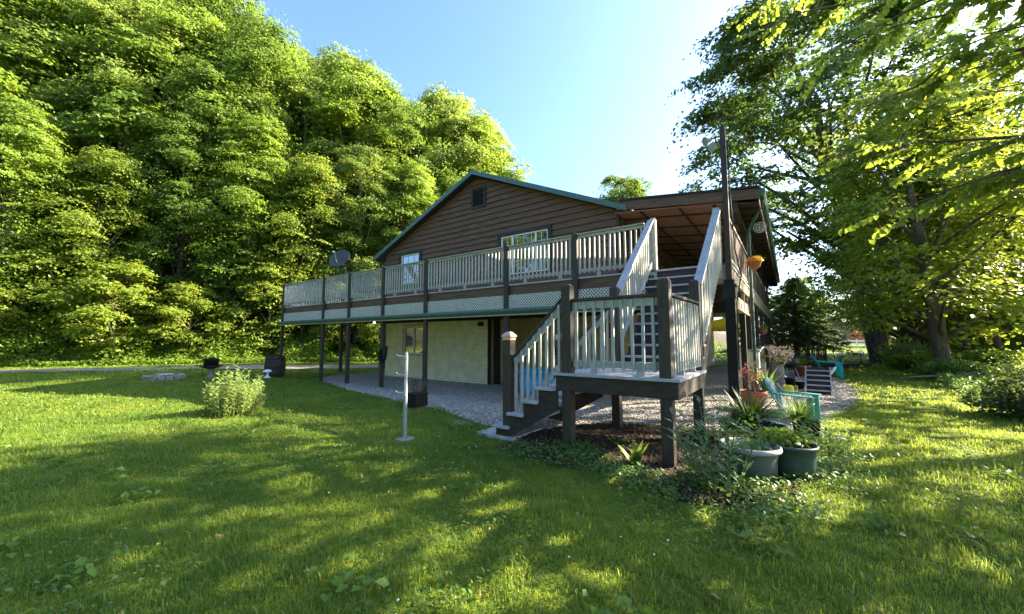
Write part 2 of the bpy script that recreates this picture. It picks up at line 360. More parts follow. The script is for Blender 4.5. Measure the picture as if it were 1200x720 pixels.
def crown_pts(zb, zt, Rm, nlobe, nspray, nleaf, seed, lobe_r=.36, droop=.25, prof=.75, inner=.45, spray=(1.0,.7,.16), filler=.3):
    """a crown as lobes, each lobe as flat drooping sprays of leaves; returns leaf positions, normals, lobe centres, spray centres"""
    r = np.random.default_rng(seed); H_ = zt-zb; P = []; N_ = []; LC = []; SC = []
    for i in range(nlobe):
        t = (i+.5)/nlobe; t = t*.93+.02+r.uniform(-.03,.03); a = i*2.399+r.uniform(-.5,.5)
        rad = Rm*(math.sin(math.pi*min(max(t,.02),.98)**prof)**.55)*r.uniform(.72,1.12)
        lr = Rm*lobe_r*r.uniform(.5,1.4)*(1-.35*t)
        rr = max(rad-lr*.7, 0)*(r.uniform(inner,1)**.5)
        c = np.array([math.cos(a)*rr, math.sin(a)*rr, zb+H_*t]); LC.append((c, lr))
        for j in range(nspray):
            d = r.normal(size=3); d[2] = d[2]*.75+.25; d /= np.linalg.norm(d)
            out = np.array([c[0], c[1], 0.])/(Rm+1e-6); d = d+out*.8; d /= np.linalg.norm(d)
            s = c+d*lr*np.array([1,1,.8])*r.uniform(.35,1.35)
            h = np.array([d[0], d[1], 0.]); h = h/(np.linalg.norm(h)+1e-6)
            dr = droop*r.uniform(.5,1.5); A = h*math.cos(dr)-np.array([0,0,math.sin(dr)]); B = np.array([-h[1],h[0],0.]); C_ = np.cross(A, B); C_ = C_*np.sign(C_[2]+1e-9)
            L_, W_, T_ = [k_*r.uniform(.75,1.25) for k_ in spray]
            q = r.normal(0, .5, (nleaf,3)); q[:,0] = np.abs(q[:,0])*1.1-.3
            q *= np.array([L_,W_,T_]); p = s+q[:,:1]*A+q[:,1:2]*B+q[:,2:]*C_
            p[:,2] -= .16*(q[:,0]**2+q[:,1]**2)
            P.append(p); N_.append(C_*1.0+h*.35+r.normal(0,.38,(nleaf,3))); SC.append((c, s))
        m = int(nspray*nleaf*filler); q = r.normal(size=(m,3)); q /= np.linalg.norm(q,axis=1,keepdims=True); q *= r.uniform(.5,1.25,(m,1))*lr*np.array([1.1,1.1,.85]); P.append(c+q); N_.append(q/lr*.5+np.array([0,0,.7])+r.normal(0,.5,(m,3)))
    return np.concatenate(P), np.concatenate(N_), LC, SC

def limb(mb, p, q, r0, r1, n=6, sag=.08, seg=5, seed=0):
    r = random.Random(seed); p = Vector(p); q = Vector(q); L_ = (q-p).length; pts = []; rad = []
    off = Vector((r.uniform(-1,1), r.uniform(-1,1), r.uniform(-.2,1)))*L_*sag
    for i in range(seg+1):
        t = i/seg; pts.append(p.lerp(q, t)+off*math.sin(math.pi*t)+Vector((r.uniform(-1,1),r.uniform(-1,1),0))*L_*.012*(0<i<seg)); rad.append(r0+(r1-r0)*t)
    mb.tube(pts, rad, n, cap=False); return pts

def make_tree(name, h, zb, Rm, nlobe, nspray, nleaf, lsize, lm, seed, trunk_r=.25, lean=(0,0), bark='bark', twigs=60, **kw):
    """returns (trunk mesh, crown mesh)"""
    global rng
    P, N_, LC, SC = crown_pts(zb, h, Rm, nlobe, nspray, nleaf, seed, **kw)
    r = np.random.default_rng(seed+5)
    sh = np.stack([lean[0]*(P[:,2]/h)**1.3, lean[1]*(P[:,2]/h)**1.3, 0*P[:,2]], 1); P = P+sh
    S = lsize*r.uniform(.65,1.25,len(P)); V_, F_ = leaf_quads(P, N_, S)
    crown = np_mesh('crown', V_, F_, M[lm])
    mb = MB(); rd = random.Random(seed)
    def L_at(z): return Vector((lean[0]*(max(z,0)/h)**1.3, lean[1]*(max(z,0)/h)**1.3, z))
    pts = [L_at(-.4)+Vector((0,0,0)), L_at(0), L_at(.35)] + [L_at(h*t)+Vector((rd.uniform(-.08,.08)*h*.08, rd.uniform(-.08,.08)*h*.08, 0)) for t in (.12,.25,.4,.55,.7,.84)]
    rad = [trunk_r*1.5, trunk_r*1.32, trunk_r*1.08]+[trunk_r*k for k in (1,.9,.75,.55,.35,.16)]
    mb.tube(pts, rad, 12, cap=False)
    for i, (c, lr) in enumerate(LC):
        z0 = max(zb*.75, c[2]-rd.uniform(.12,.28)*h*(1 if c[2] < h*.8 else .4)); z0 = min(z0, h*.8)
        p = L_at(z0); q = Vector(c)+L_at(c[2])-Vector((0,0,c[2])); q = Vector((q.x,q.y,c[2]))
        w_ = max(.02, trunk_r*.42*(1-z0/h)+.015); limb(mb, p, q, w_, w_*.35, 5, .06, 5, i+seed)
    idx = list(range(len(SC))); rd.shuffle(idx)
    for j in idx[:twigs]:
        c, s = SC[j]; o_ = L_at(c[2])-Vector((0,0,c[2])); limb(mb, Vector(c)+o_, Vector(s)+o_, .03, .008, 4, .1, 3, j)
    me = bpy.data.meshes.new('trunk'); me.from_pydata(mb.v, [], mb.f); me.polygons.foreach_set('use_smooth', mb.sm); me.materials.append(M[bark])
    return me, crown
def place_tree(protos, kind, name, x, y, s, rz, label, group=None, cat='tree', sz=1.0, sx=1.0):
    tm, cm = protos[kind]
    t = empty(name, (x, y, gzf(x, y)-.02), label, cat, group, rz); t.scale = (s*sx, s*sx, s*sz)
    link('trunk', tm, t); link('crown', cm, t); return t

# ------------------------------------------------------------------ house
ZD = 2.87                        # deck level
WY = 10.75                       # front wall of the upper storey
house = empty('house', (-9.2, WY, -.15), 'brown lap-sided gable house with a green metal roof over a cream block basement', 'house')
HL = Vector((-9.2, WY, -.15))
def hb(mb, name, m, parent=None, bevel=0):
    """build in world coordinates under the house"""
    mb.v = [(v[0]-HL.x, v[1]-HL.y, v[2]-HL.z) for v in mb.v]
    o_ = mb.build(name, m, parent or house, bevel=bevel); return o_
XL, XR, XP, ZE, ZP = -14.6, -3.9, -9.25, 5.22, 7.50    # wall corners and the peak under the rafters
ZE = 5.22; SL = (7.62-5.22)/(XP-XL)
def roofz(x): return 7.50-abs(x-XP)*((7.50-5.22)/(XP-XL))
# upper walls: lap siding, one mesh
W1 = (-8.1, -6.2, 3.66, 5.03); W2 = (-13.5, -12.35, 3.80, 5.05); WV = (-9.42, -8.9, 6.38, 7.02)
sd_ = MB(); z = 2.5; e = .205; rows = []
while z < 7.55:
    z1 = min(z+e, 7.6)
    def xs_at(zz):
        if zz <= roofz(XL): return XL, XR
        k = (7.50-zz)/((7.50-5.22)/(XP-XL)); return XP-k, XP+k
    zt_ = min(z1, 7.49); a, b = xs_at(z); c, d = xs_at(zt_)
    if d > c: rows.append((z, zt_, a, b, c, d))
    z = z1
cuts = [W1, W2, WV]
for (z0, z1, a, b, c, d) in rows:
    segs = [(a, b, c, d)]
    for (x0, x1, zz0, zz1) in cuts:
        if z1 > zz0+.02 and z0 < zz1-.02:
            new = []
            for (p, q, r_, s_) in segs:
                if p < x0 and q > x1: new += [(p, x0, r_, x0), (x1, q, x1, s_)]
                else: new.append((p, q, r_, s_))
            segs = new
    new = []
    for (p, q, r_, s_) in segs:
        j = p+random.uniform(.8, 4.6)
        while j < min(q, s_)-.6 and j > max(p, r_)+.2:
            new.append((p, j-.003, r_, j-.003)); p = r_ = j+.003; j += random.uniform(2.4, 4.8)
        new.append((p, q, r_, s_))
    for (p, q, r_, s_) in new:
        y0 = WY-.055-random.uniform(0, .006); y1 = WY-.008
        sd_.quadset([(p,y0,z0),(q,y0,z0),(s_,y1,z1),(r_,y1,z1),(p,WY,z0),(q,WY,z0),(s_,WY,z1),(r_,WY,z1)],
                    [(0,1,2,3),(0,4,5,1),(4,7,6,5),(3,2,6,7),(0,3,7,4),(1,5,6,2)])
hb(sd_, 'gable_siding', M['siding'])
for X_, sg in ((XR, 1), (XL, -1)):    # right side wall under the porch, also lapped; left side wall
    ws = MB(); z = 2.5
    while z < 5.2:
        ws.quadset([(X_+sg*.045,WY,z),(X_+sg*.045,27.5,z),(X_+sg*.012,27.5,z+e),(X_+sg*.012,WY,z+e),(X_,WY,z),(X_,27.5,z),(X_,27.5,z+e),(X_,WY,z+e)],
                   [(0,1,2,3),(0,4,5,1),(4,7,6,5),(3,2,6,7),(0,3,7,4),(1,5,6,2)])
        z += e
    hb(ws, 'side_siding', M['siding'])
cw = MB()
cw.box(XL+.0, XL+.2, WY+.02, 27.4, 2.5, 5.2); cw.box(XR-.2, XR-.005, WY+.02, 27.4, 2.5, 5.2); cw.prism([(XL,2.5),(XR,2.5),(XR,5.15),(XP,7.4),(XL,5.15)], 'y', 27.3, 27.5)
hb(cw, 'wall_core', M['dark'])
# corner boards and window casings
tb = MB(); tb.box(XR-.02, XR+.06, WY-.07, WY+.09, 2.5, 5.3); hb(tb, 'corner_board', M['brown'])
def window(x0, x1, z0, z1, muntx, muntz, wy, trim='brown', frame='white', tw=.13, mull=()):
    t = MB(); y = wy-.055
    t.box(x0-tw, x0, y-.03, wy, z0-tw, z1+tw); t.box(x1, x1+tw, y-.03, wy, z0-tw, z1+tw); t.box(x0, x1, y-.03, wy, z1, z1+tw); t.box(x0, x1, y-.04, wy, z0-tw, z0)
    tr = hb(t, 'window', M[trim], bevel=.004)
    f = MB(); k = .045; yy = wy-.05
    f.box(x0+.001, x0+k, yy, wy+.02, z0, z1); f.box(x1-k, x1-.001, yy, wy+.02, z0, z1); f.box(x0+k, x1-k, yy, wy+.02, z1-k, z1-.001); f.box(x0+k, x1-k, yy, wy+.02, z0+.001, z0+k)
    for m_ in mull: f.box(m_-.03, m_+.03, yy+.005, wy+.02, z0+k, z1-k)
    hb(f, 'frame', M[frame], tr)
    if muntx or muntz:
        mu = MB()
        for a in muntx: mu.box(a-.007, a+.007, yy+.016, yy+.026, z0+k, z1-k)
        for a in muntz: mu.box(x0+k, x1-k, yy+.0275, yy+.036, a-.007, a+.007)
        hb(mu, 'muntins', M[frame], tr)
    p = MB(); p.box(x0+.02, x1-.02, wy-.008, wy+.0, z0+.02, z1-.02); hb(p, 'pane', M['glass'], tr)
    return tr
window(*W1, [W1[0]+.25, -7.45+.0+.03, -7.15, -6.85, W1[1]-.26], [3.66+.46, 3.66+.91], WY, mull=(-7.62, -6.68))
window(*W2, [-13.12, -12.73], [4.22, 4.63], WY)
v = MB(); v.box(WV[0]-.09, WV[0], WY-.08, WY, WV[2]-.09, WV[3]+.09); v.box(WV[1], WV[1]+.09, WY-.08, WY, WV[2]-.09, WV[3]+.09)
v.box(WV[0], WV[1], WY-.08, WY, WV[3], WV[3]+.09); v.box(WV[0], WV[1], WY-.08, WY, WV[2]-.09, WV[2]); vt = hb(v, 'gable_vent', M['brown'])
v = MB()
for i in range(7):
    z = WV[2]+.03+i*.088; v.quadset([(WV[0],WY-.07,z),(WV[1],WY-.07,z),(WV[1],WY-.01,z+.06),(WV[0],WY-.01,z+.06),(WV[0],WY-.06,z-.012),(WV[1],WY-.06,z-.012),(WV[1],WY,z+.05),(WV[0],WY,z+.05)], [(0,1,2,3),(4,7,6,5),(0,4,5,1),(3,2,6,7)])
hb(v, 'louvre', M['brown'], vt)
v = MB(); v.box(WV[0], WV[1], WY+.0, WY+.02, WV[2], WV[3]); hb(v, 'vent_back', M['dark'], vt)
# main roof: two slabs with a green rake trim
YF = 10.42; YB = 28.0; EL, ER, ZEL, ZPK = -15.1, -3.55, 5.10, 7.66
sl_ = (ZPK-ZEL)/(XP-EL)
for sgn, xe in ((-1, EL), (1, ER)):
    ze = ZPK-abs(xe-XP)*sl_
    r_ = MB(); r_.prism([(XP,ZPK),(xe,ze),(xe,ze-.07),(XP,ZPK-.07)], 'y', YF+.03, YB)
    ro = hb(r_, 'roof', M['roof'])
    if sgn > 0: roof_r = ro
    r_ = MB(); r_.prism([(XP,ZPK+.025),(xe+sgn*.03,ze+.012),(xe+sgn*.03,ze-.15),(XP,ZPK-.14)], 'y', YF-.02, YF+.028); hb(r_, 'rake_trim', M['green_trim'], ro)
    r_ = MB(); r_.prism([(XP,ZPK-.071),(xe,ze-.071),(xe,ze-.12),(XP,ZPK-.12)], 'y', YF+.03, WY+.2); hb(r_, 'soffit', M['brown'], ro)
    rb_ = MB()
    for k in range(44):
        y = YF+.25+k*.4
        rb_.prism([(XP+sgn*.05,ZPK-.02),(xe,ze+.001),(xe,ze+.035),(XP+sgn*.05,ZPK+.018)], 'y', y, y+.03)
    hb(rb_, 'roof_ribs', M['roof'], ro)
rc = MB(); rc.prism([(XP-.16,ZPK-.045),(XP,ZPK+.05),(XP+.16,ZPK-.045),(XP,ZPK+.03)], 'y', YF-.03, YB); hb(rc, 'ridge_cap', M['green_trim'], roof_r)
# porch roof beyond the gable, nearly flat, to the right
PX0, PX1, PZ0, PZ1 = -3.62, -.42, 5.36, 4.98
def pz(x): return PZ0+(PZ1-PZ0)*(x-PX0)/(PX1-PX0)
p = MB(); p.prism([(PX0,PZ0),(PX1,PZ1),(PX1,PZ1-.06),(PX0,PZ0-.06)], 'y', 10.5, YB); pr_ = hb(p, 'porch_roof', M['dark'])
p = MB(); p.prism([(PX0-.2,pz(PX0-.2)-.0),(PX1,PZ1-.03),(PX1,PZ1-.27),(PX0-.2,pz(PX0-.2)-.30)], 'y', 10.44, 10.497); hb(p, 'front_fascia', M['fascia'], pr_, bevel=.004)
p = MB(); p.prism([(PX0-.1,PZ0+.03),(PX1+.02,PZ1+.03),(PX1+.02,PZ1-.025),(PX0-.1,PZ0-.028)], 'y', 10.40, 10.497); hb(p, 'drip_edge', M['black'], pr_)
p = MB(); 
p.prism([(XR,5.06),(-.98,4.76),(-.98,4.74),(XR,5.04)], 'y', 10.5, 27.5); hb(p, 'porch_ceiling', M['soffit'], pr_)
p = MB()
for yy in np.arange(11.2, 27, 1.22): p.prism([(XR,5.038),(-.98,4.738),(-.98,4.70),(XR,5.0)], 'y', yy, yy+.05)
for xx in (-3.2, -2.2, -1.4): 
    z = 5.04-(xx-XR)*.3/2.92; p.box(xx, xx+.05, 10.52, 27, z-.035, z-.003)
hb(p, 'ceiling_battens', M['brown'], pr_)
p = MB(); p.box(-.99, -.86, 10.5, 27.4, 4.48, 4.76); hb(p, 'header_beam', M['brown'], pr_, bevel=.005)
p = MB(); p.prism([(-.855,4.72),(PX1-.03,4.66),(PX1-.03,4.63),(-.855,4.69)], 'y', 10.52, YB-.02); hb(p, 'eave_soffit', M['brown'], pr_)
for yy in np.arange(10.9, 27.8, .62): p = MB(); p.prism([(-.855,4.69),(PX1-.05,4.63),(PX1-.05,4.56),(-.855,4.60)], 'y', yy, yy+.045); hb(p, 'rafter_tail', M['brown'], pr_)
p = MB(); p.prism([(PX1,4.97),(PX1+.03,4.97),(PX1+.12,4.95),(PX1+.12,4.87),(PX1+.08,4.80),(PX1,4.80)], 'y', 10.5, YB); gut = hb(p, 'gutter', M['green_trim'], pr_)
p = MB(); p.box(PX1-.03, PX1-.002, 10.5, YB, 4.6, 4.8); hb(p, 'side_fascia', M['fascia'], pr_)
p = MB(); p.tube([(PX1+.04,10.95,4.80),(PX1+.02,10.98,4.68),(-.72,11.9,4.42),(-.78,12.15,4.36),(-.78,12.22,4.25),(-.78,12.22,.1),(-.72,12.1,.02)], .04, 8); hb(p, 'downspout', M['green_trim'], pr_)
for yy in (13.9, 16.9, 19.9, 22.9, 25.9): p = MB(); p.box(-.97, -.87, yy, yy+.1, ZD, 4.48); hb(p, 'porch_post', M['brown'], pr_)
p = MB(); p.box(-.99, -.85, 12.55, 12.7, ZD-.5, 4.48); hb(p, 'porch_post', M['brown'], pr_)
# basement: cream painted block front, recessed carport bay, side wall
LW = (-13.3, -12.1, .86, 2.0)
b = MB(); y0, y1 = 10.83, 11.03
b.box(XL, LW[0], y0, y1, -.6, 2.5); b.box(LW[1], -8.78, y0, y1, -.6, 2.5); b.box(LW[0], LW[1], y0, y1, -.6, LW[2]); b.box(LW[0], LW[1], y0, y1, LW[3], 2.5)
hb(b, 'basement_wall', M['block'])
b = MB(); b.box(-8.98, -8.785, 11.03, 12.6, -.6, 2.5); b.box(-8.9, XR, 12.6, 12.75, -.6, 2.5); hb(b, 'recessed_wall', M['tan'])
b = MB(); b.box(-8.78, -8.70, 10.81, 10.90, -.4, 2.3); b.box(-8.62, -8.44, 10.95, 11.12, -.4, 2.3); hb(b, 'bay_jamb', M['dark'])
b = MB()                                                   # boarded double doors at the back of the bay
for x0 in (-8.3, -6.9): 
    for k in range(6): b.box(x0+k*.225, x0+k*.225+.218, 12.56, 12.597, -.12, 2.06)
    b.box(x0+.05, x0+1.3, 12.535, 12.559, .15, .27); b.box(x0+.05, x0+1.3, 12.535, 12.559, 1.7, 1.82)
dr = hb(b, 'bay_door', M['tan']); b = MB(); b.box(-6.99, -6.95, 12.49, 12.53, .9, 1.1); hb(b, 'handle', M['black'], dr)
b = MB(); b.box(XR-.2, XR-.003, 12.76, 27.4, -.6, 2.5); hb(b, 'side_wall', M['cream'])
window(*LW, [], [], 10.83, trim='cream_wood', frame='white', tw=.07, mull=((LW[0]+LW[1])/2,))
b = MB(); b.box(-5.0, -4.62, 12.5, 12.59, 1.5, 2.0); hb(b, 'wall_sign', M['red'])
# cream masonry piers under the side of the deck
for yy in (12.35, 15.4, 18.6, 22.0, 25.5):
    b = MB(); b.box(-1.16, -.70, yy, yy+.5, -.3, 1.12); kw = hb(b, 'masonry_pier', M['cream'], bevel=.012)
    b = MB(); b.box(-1.19, -.67, yy-.03, yy+.53, 1.12, 1.18); hb(b, 'coping', M['cream_wood'], kw)

# ------------------------------------------------------------------ deck
deck = empty('deck', (-10, 8.2, -.15), 'long raised brown timber deck with pale grey balusters and white lattice along the house front', 'deck')
DL = Vector((-10, 8.2, -.15))
def db(mb, name, m, parent=None, bevel=0):
    mb.v = [(v[0]-DL.x, v[1]-DL.y, v[2]-DL.z) for v in mb.v]
    return mb.build(name, m, parent or deck, bevel=bevel)
DX0, DX1, DY = -18.3, -2.36, 8.2
m = MB(); y = DY
while y < 10.6: m.box(DX0, -.9 if y > DY+.05 else DX1, y, y+.135, ZD-.035, ZD); y += .14
y = WY
while y < 13.6: m.box(DX0, XL-.06, y, y+.135, ZD-.035, ZD); y += .14
while y < 27.2: m.box(XR+.05, -.9, y, y+.135, ZD-.035, ZD); y += .14
y = 10.7
while y < 13.6: m.box(XR+.05, -.9, y, y+.135, ZD-.035, ZD); y += .14
db(m, 'floor_boards', M['tread'])
m = MB(); m.box(DX0, DX1, DY-.09, DY-.001, ZD-.03, ZD+.008); db(m, 'deck_edge_board', M['tread'], bevel=.004)
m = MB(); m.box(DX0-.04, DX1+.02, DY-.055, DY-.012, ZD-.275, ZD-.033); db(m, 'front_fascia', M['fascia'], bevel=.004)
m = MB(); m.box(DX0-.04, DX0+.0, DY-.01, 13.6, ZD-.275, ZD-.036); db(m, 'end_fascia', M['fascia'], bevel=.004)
PXS = [-18.24, -14.87, -13.1, -11.1, -9.0, -5.95, -3.97]
PW = .13
for x in PXS:
    m = MB(); m.box(x-PW/2, x+PW/2, DY-.155, DY-.057, -.5, 3.90)
    m.quadset([(x-PW/2-.01,DY-.165,3.90),(x+PW/2+.01,DY-.165,3.90),(x+PW/2+.01,DY-.045,3.90),(x-PW/2-.01,DY-.045,3.90),(x,DY-.106,3.945)], [(0,1,4),(1,2,4),(2,3,4),(3,0,4),(3,2,1,0)])
    db(m, 'post', M['post'], bevel=.005)
for (x, y) in ((DX0+.05, 10.9), (DX0+.05, 13.5)):
    m = MB(); m.box(x-.06, x+.06, y-.06, y+.06, -.5, 3.9); db(m, 'post', M['post'], bevel=.005)
# lattice panels between posts
def lattice(p0, p1, z0, z1, parent, nrm):
    """diagonal strips clipped to a rectangle from p0 to p1 (xy)"""
    m = MB(); p0 = Vector(p0); p1 = Vector(p1); d = (p1-p0); L_ = d.length; d.normalize(); h = z1-z0; n_ = Vector(nrm); s = .078; w_ = .020
    for sg in (1, -1):
        k = -h-.05
        while k < L_+.05:
            # strip: runs from (k, z0) to (k+h, z1) for sg=1, mirrored otherwise
            a0, a1 = (k, k+h) if sg > 0 else (k+h, k)
            ts = []
            def clip(a0, a1):
                t0, t1 = 0., 1.; da = a1-a0
                for (lo, hi) in ((0, L_),):
                    ta, tb = (lo-a0)/da, (hi-a0)/da
                    if ta > tb: ta, tb = tb, ta
                    t0, t1 = max(t0, ta), min(t1, tb)
                return t0, t1
            t0, t1 = clip(a0, a1)
            if t1-t0 > .04:
                o_ = n_*(.004 if sg > 0 else -.004)
                P0 = p0+d*(a0+(a1-a0)*t0)+o_; P1 = p0+d*(a0+(a1-a0)*t1)+o_; Z0 = z0+h*t0; Z1 = z0+h*t1
                ww = d*w_*.5*1.41
                m.quadset([(P0-ww).to_tuple()[:2]+(Z0,), (P0+ww).to_tuple()[:2]+(Z0,), (P1+ww).to_tuple()[:2]+(Z1,), (P1-ww).to_tuple()[:2]+(Z1,)], [(0,1,2,3)])
            k += s
    o_ = db(m, 'lattice_panel', M['lattice'], parent); so_ = o_.modifiers.new('solid', 'SOLIDIFY'); so_.thickness = .006; return o_
ends = PXS+[DX1+.05]
for a, b in zip(ends[:-1], ends[1:]):
    lattice((a+PW/2, DY-.10, 0), (b-PW/2, DY-.10, 0), 2.235, ZD-.277, None, (0,1,0))
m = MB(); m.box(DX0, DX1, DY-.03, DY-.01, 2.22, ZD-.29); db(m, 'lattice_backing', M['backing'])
m = MB(); m.prism([(DY-.17,2.23),(DY-.27,2.23),(DY-.29,2.21),(DY-.29,2.17),(DY-.25,2.10),(DY-.17,2.10)], 'x', DX0-.1, DX1+.05); db(m, 'gutter', M['green_trim'])
m = MB(); m.box(DX0-.1, DX1+.05, DY-.22, DY-.175, 2.06, 2.095); db(m, 'drip_strip', M['cream_wood'])
m = MB(); m.prism([(DY-.16,2.09),(WY+.06,2.42),(WY+.06,2.45),(DY-.16,2.12)], 'x', DX0, DX1); db(m, 'under_deck_roof', M['tan'])
m = MB()
for x in np.arange(DX0+.3, DX1, .6): m.box(x-.02, x+.02, DY-.0, WY+.0, ZD-.27, ZD-.04)
db(m, 'joists', M['brown'])
m = MB(); m.box(XL-.2, DX1, WY-.10, WY-.05, 2.15, 2.38); db(m, 'ledger_beam', M['dark'])
m = MB(); m.box(DX0, XL-.1, 13.4, 13.5, 2.3, ZD-.04); m.box(DX0, XL, 10.85, 10.95, 2.2, ZD-.04); db(m, 'cross_beam', M['brown'])
# railing: sections of two rails with individual balusters
def unit_baluster(h, w_=.034, d=.032):
    m = MB(); m.box(-w_/2, w_/2, -d/2, d/2, 0, h-.02); m.quadset([(-w_/2,-d/2,h-.02),(w_/2,-d/2,h-.02),(w_/2,d/2,h-.02),(-w_/2,d/2,h-.02),(-w_/2,d/2,h),(w_/2,d/2,h)], [(0,1,5,4),(0,4,3),(1,2,5),(3,4,5,2)])
    o_ = m.build('baluster', M['rail']); me = o_.data; bpy.data.objects.remove(o_); return me
BAL = unit_baluster(.86)
nb = [0]; rest = MB()
def rail_section(x0, x1, y, last=False):
    m = MB(); m.box(x0, x1, DY-.10, DY-.062, 3.80, 3.86); m.box(x0, x1, DY-.145, DY-.045, 3.862, 3.888)
    s = db(m, 'top_rail', M['rail'], bevel=.004)
    m = MB(); m.box(x0, x1, DY-.10, DY-.062, 2.99, 3.06)
    k = x0+.5
    while k < x1-.2: m.box(k-.04, k+.04, DY-.101, DY-.06, ZD+.008, 2.99); k += 1.0
    s2 = db(m, 'bottom_rail', M['rail'], bevel=.004)
    n = max(2, round((x1-x0)/.118)); 
    for i in range(n):
        x = x0+(i+.5)*(x1-x0)/n
        if nb[0] < 99: b_ = link('baluster', BAL, deck, (x-DL.x+random.gauss(0,.003), DY-.12-DL.y, 2.955-DL.z+random.gauss(0,.004))); b_.rotation_euler = (0, random.gauss(0,.006), random.gauss(0,.03)); nb[0] += 1
        else: rest.box(x-.019, x+.019, DY-.136, DY-.104, 2.955, 3.815)
for a, b in list(zip(ends[:-1], ends[1:]))[::-1]: rail_section(a+PW/2, b-PW/2, DY)
for (p0, p1) in (((DX0+.05, DY), (DX0+.05, 13.5)), ((DX0+.1, 13.55), (XL-.1, 13.55))):   # far end rails
    d = Vector((p1[0]-p0[0], p1[1]-p0[1], 0)); L_ = d.length; d.normalize()
    m = MB(); a = Vector((*p0, 3.83)); b = Vector((*p1, 3.83)); m.bar(a, b, .08, .05); a.z = b.z = 3.02; m.bar(a, b, .04, .07); db(m, 'end_rail', M['rail'])
    for i in range(int(L_/.12)):
        q = Vector((*p0, 0))+d*(.06+i*.12); rest.box(q.x-.018, q.x+.018, q.y-.018, q.y+.018, 2.955, 3.81)
tag(db(rest, 'baluster', M['rail']), kind='stuff')
# side of the deck under the porch (faces right)
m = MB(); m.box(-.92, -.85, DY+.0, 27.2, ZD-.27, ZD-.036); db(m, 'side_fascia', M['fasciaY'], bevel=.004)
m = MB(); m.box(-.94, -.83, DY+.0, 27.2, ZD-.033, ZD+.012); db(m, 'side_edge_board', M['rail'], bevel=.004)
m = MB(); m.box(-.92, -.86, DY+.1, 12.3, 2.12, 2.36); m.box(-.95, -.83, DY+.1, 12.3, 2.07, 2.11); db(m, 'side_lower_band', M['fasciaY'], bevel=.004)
for y in (9.6, 10.9, 12.1):
    m = MB(); m.box(-.915, -.865, y-.09, y+.09, 2.36, ZD-.27); db(m, 'side_block', M['fasciaY'])
m = MB(); m.box(-.935, -.855, DY+.25, 27.2, 3.80, 3.85); m.box(-.92, -.87, DY+.25, 27.2, 3.0, 3.06); db(m, 'side_rail', M['rail'])
sb = MB()
for y in np.arange(DY+.3, 27, .145): sb.box(-.905, -.885, y, y+.09, 2.95, 3.79)
db(sb, 'side_rail_boards', M['fascia'])
for y in (10.9, 12.6, 15.65, 18.85, 22.25, 25.75):
    m = MB(); m.box(-.97, -.85, y-.075, y+.075, -.3 if y < 12 else 1.181, ZD-.28); db(m, 'side_post', M['dark'] if y < 12 else M['brown'], bevel=.005)
m = MB(); m.box(-3.9, -.93, 10.9, 11.0, 2.4, ZD-.04); m.box(-3.9, -.93, 15.5, 15.6, 2.4, ZD-.04); db(m, 'side_beam', M['brown'])

# ------------------------------------------------------------------ stair with landing
stair = empty('staircase', (-1.8, 5.5, 0), 'two-flight timber staircase with a railed landing climbing to the deck', 'staircase')
TL = Vector((-1.8, 5.5, 0))
def tb_(mb, name, m, parent=None, bevel=0):
    mb.v = [(v[0]-TL.x, v[1]-TL.y, v[2]-TL.z) for v in mb.v]
    return mb.build(name, m, parent or stair, bevel=bevel)
LX0, LX1, LY0, LY1, LZ = -2.62, -1.05, 4.72, 6.42, 1.0
m = MB(); y = LY0-.05; k = 0
while y < LY1-.05: m.box(LX0-.03, LX1+.03, y, min(y+.138, LY1), LZ-.035, LZ); y += .143
landing = tb_(m, 'landing_boards', M['tread'], bevel=.004)
m = MB(); m.box(LX0, LX1, LY0-.02, LY0+.02, LZ-.235, LZ-.037); m.box(LX1-.04, LX1-.0, LY0+.021, LY1, LZ-.235, LZ-.037); m.box(LX0, LX1-.041, LY1-.04, LY1, LZ-.235, LZ-.037); m.box(LX0, LX0+.04, LY0+.021, LY1-.041, LZ-.235, LZ-.037)
tb_(m, 'landing_fascia', M['brown'], bevel=.004)
def stair_post(x, y, z0, z1, w_=.135, cap=None, m_='post'):
    m = MB(); m.box(x-w_/2, x+w_/2, y-w_/2, y+w_/2, z0, z1-.03)
    h = w_/2; m.quadset([(x-h,y-h,z1-.03),(x+h,y-h,z1-.03),(x+h,y+h,z1-.03),(x-h,y+h,z1-.03),(x-h*.6,y-h*.6,z1),(x+h*.6,y-h*.6,z1),(x+h*.6,y+h*.6,z1),(x-h*.6,y+h*.6,z1)], [(0,1,5,4),(1,2,6,5),(2,3,7,6),(3,0,4,7),(4,5,6,7)])
    p_ = tb_(m, 'post', M[m_], bevel=.005)
    if cap:
        c = MB(); c.box(x-.085, x+.085, y-.085, y+.085, z1-.005, z1+.02)
        c.quadset([(x-.085,y-.085,z1+.021),(x+.085,y-.085,z1+.021),(x+.085,y+.085,z1+.021),(x-.085,y+.085,z1+.021),(x-.03,y-.03,z1+.075),(x+.03,y-.03,z1+.075),(x+.03,y+.03,z1+.075),(x-.03,y+.03,z1+.075)], [(0,1,5,4),(1,2,6,5),(2,3,7,6),(3,0,4,7),(4,5,6,7)])
        c.box(x-.072, x+.072, y-.072, y+.072, z1-.05, z1-.006); tb_(c, 'post_cap', M['copper'], p_, bevel=.003)
    return p_
FLX, FRX, PY0, PY1 = -2.47, -1.19, 4.80, 6.30
stair_post(FLX, PY0-.02, -.2, 2.21); stair_post(FRX, PY0-.02, -.2, 2.18); stair_post(-2.37, PY1, -.2, 2.34); stair_post(-1.13, PY1, -.2, 2.34)
NX = -3.42
stair_post(NX, 4.72, -.1, 1.49, cap=1); stair_post(NX+.05, PY1-.05, -.1, 1.49, cap=1)
def flat_rail(p0, p1, n, z_of, off, width, cap_m, bal_h, name, cap_w=.10):
    pass
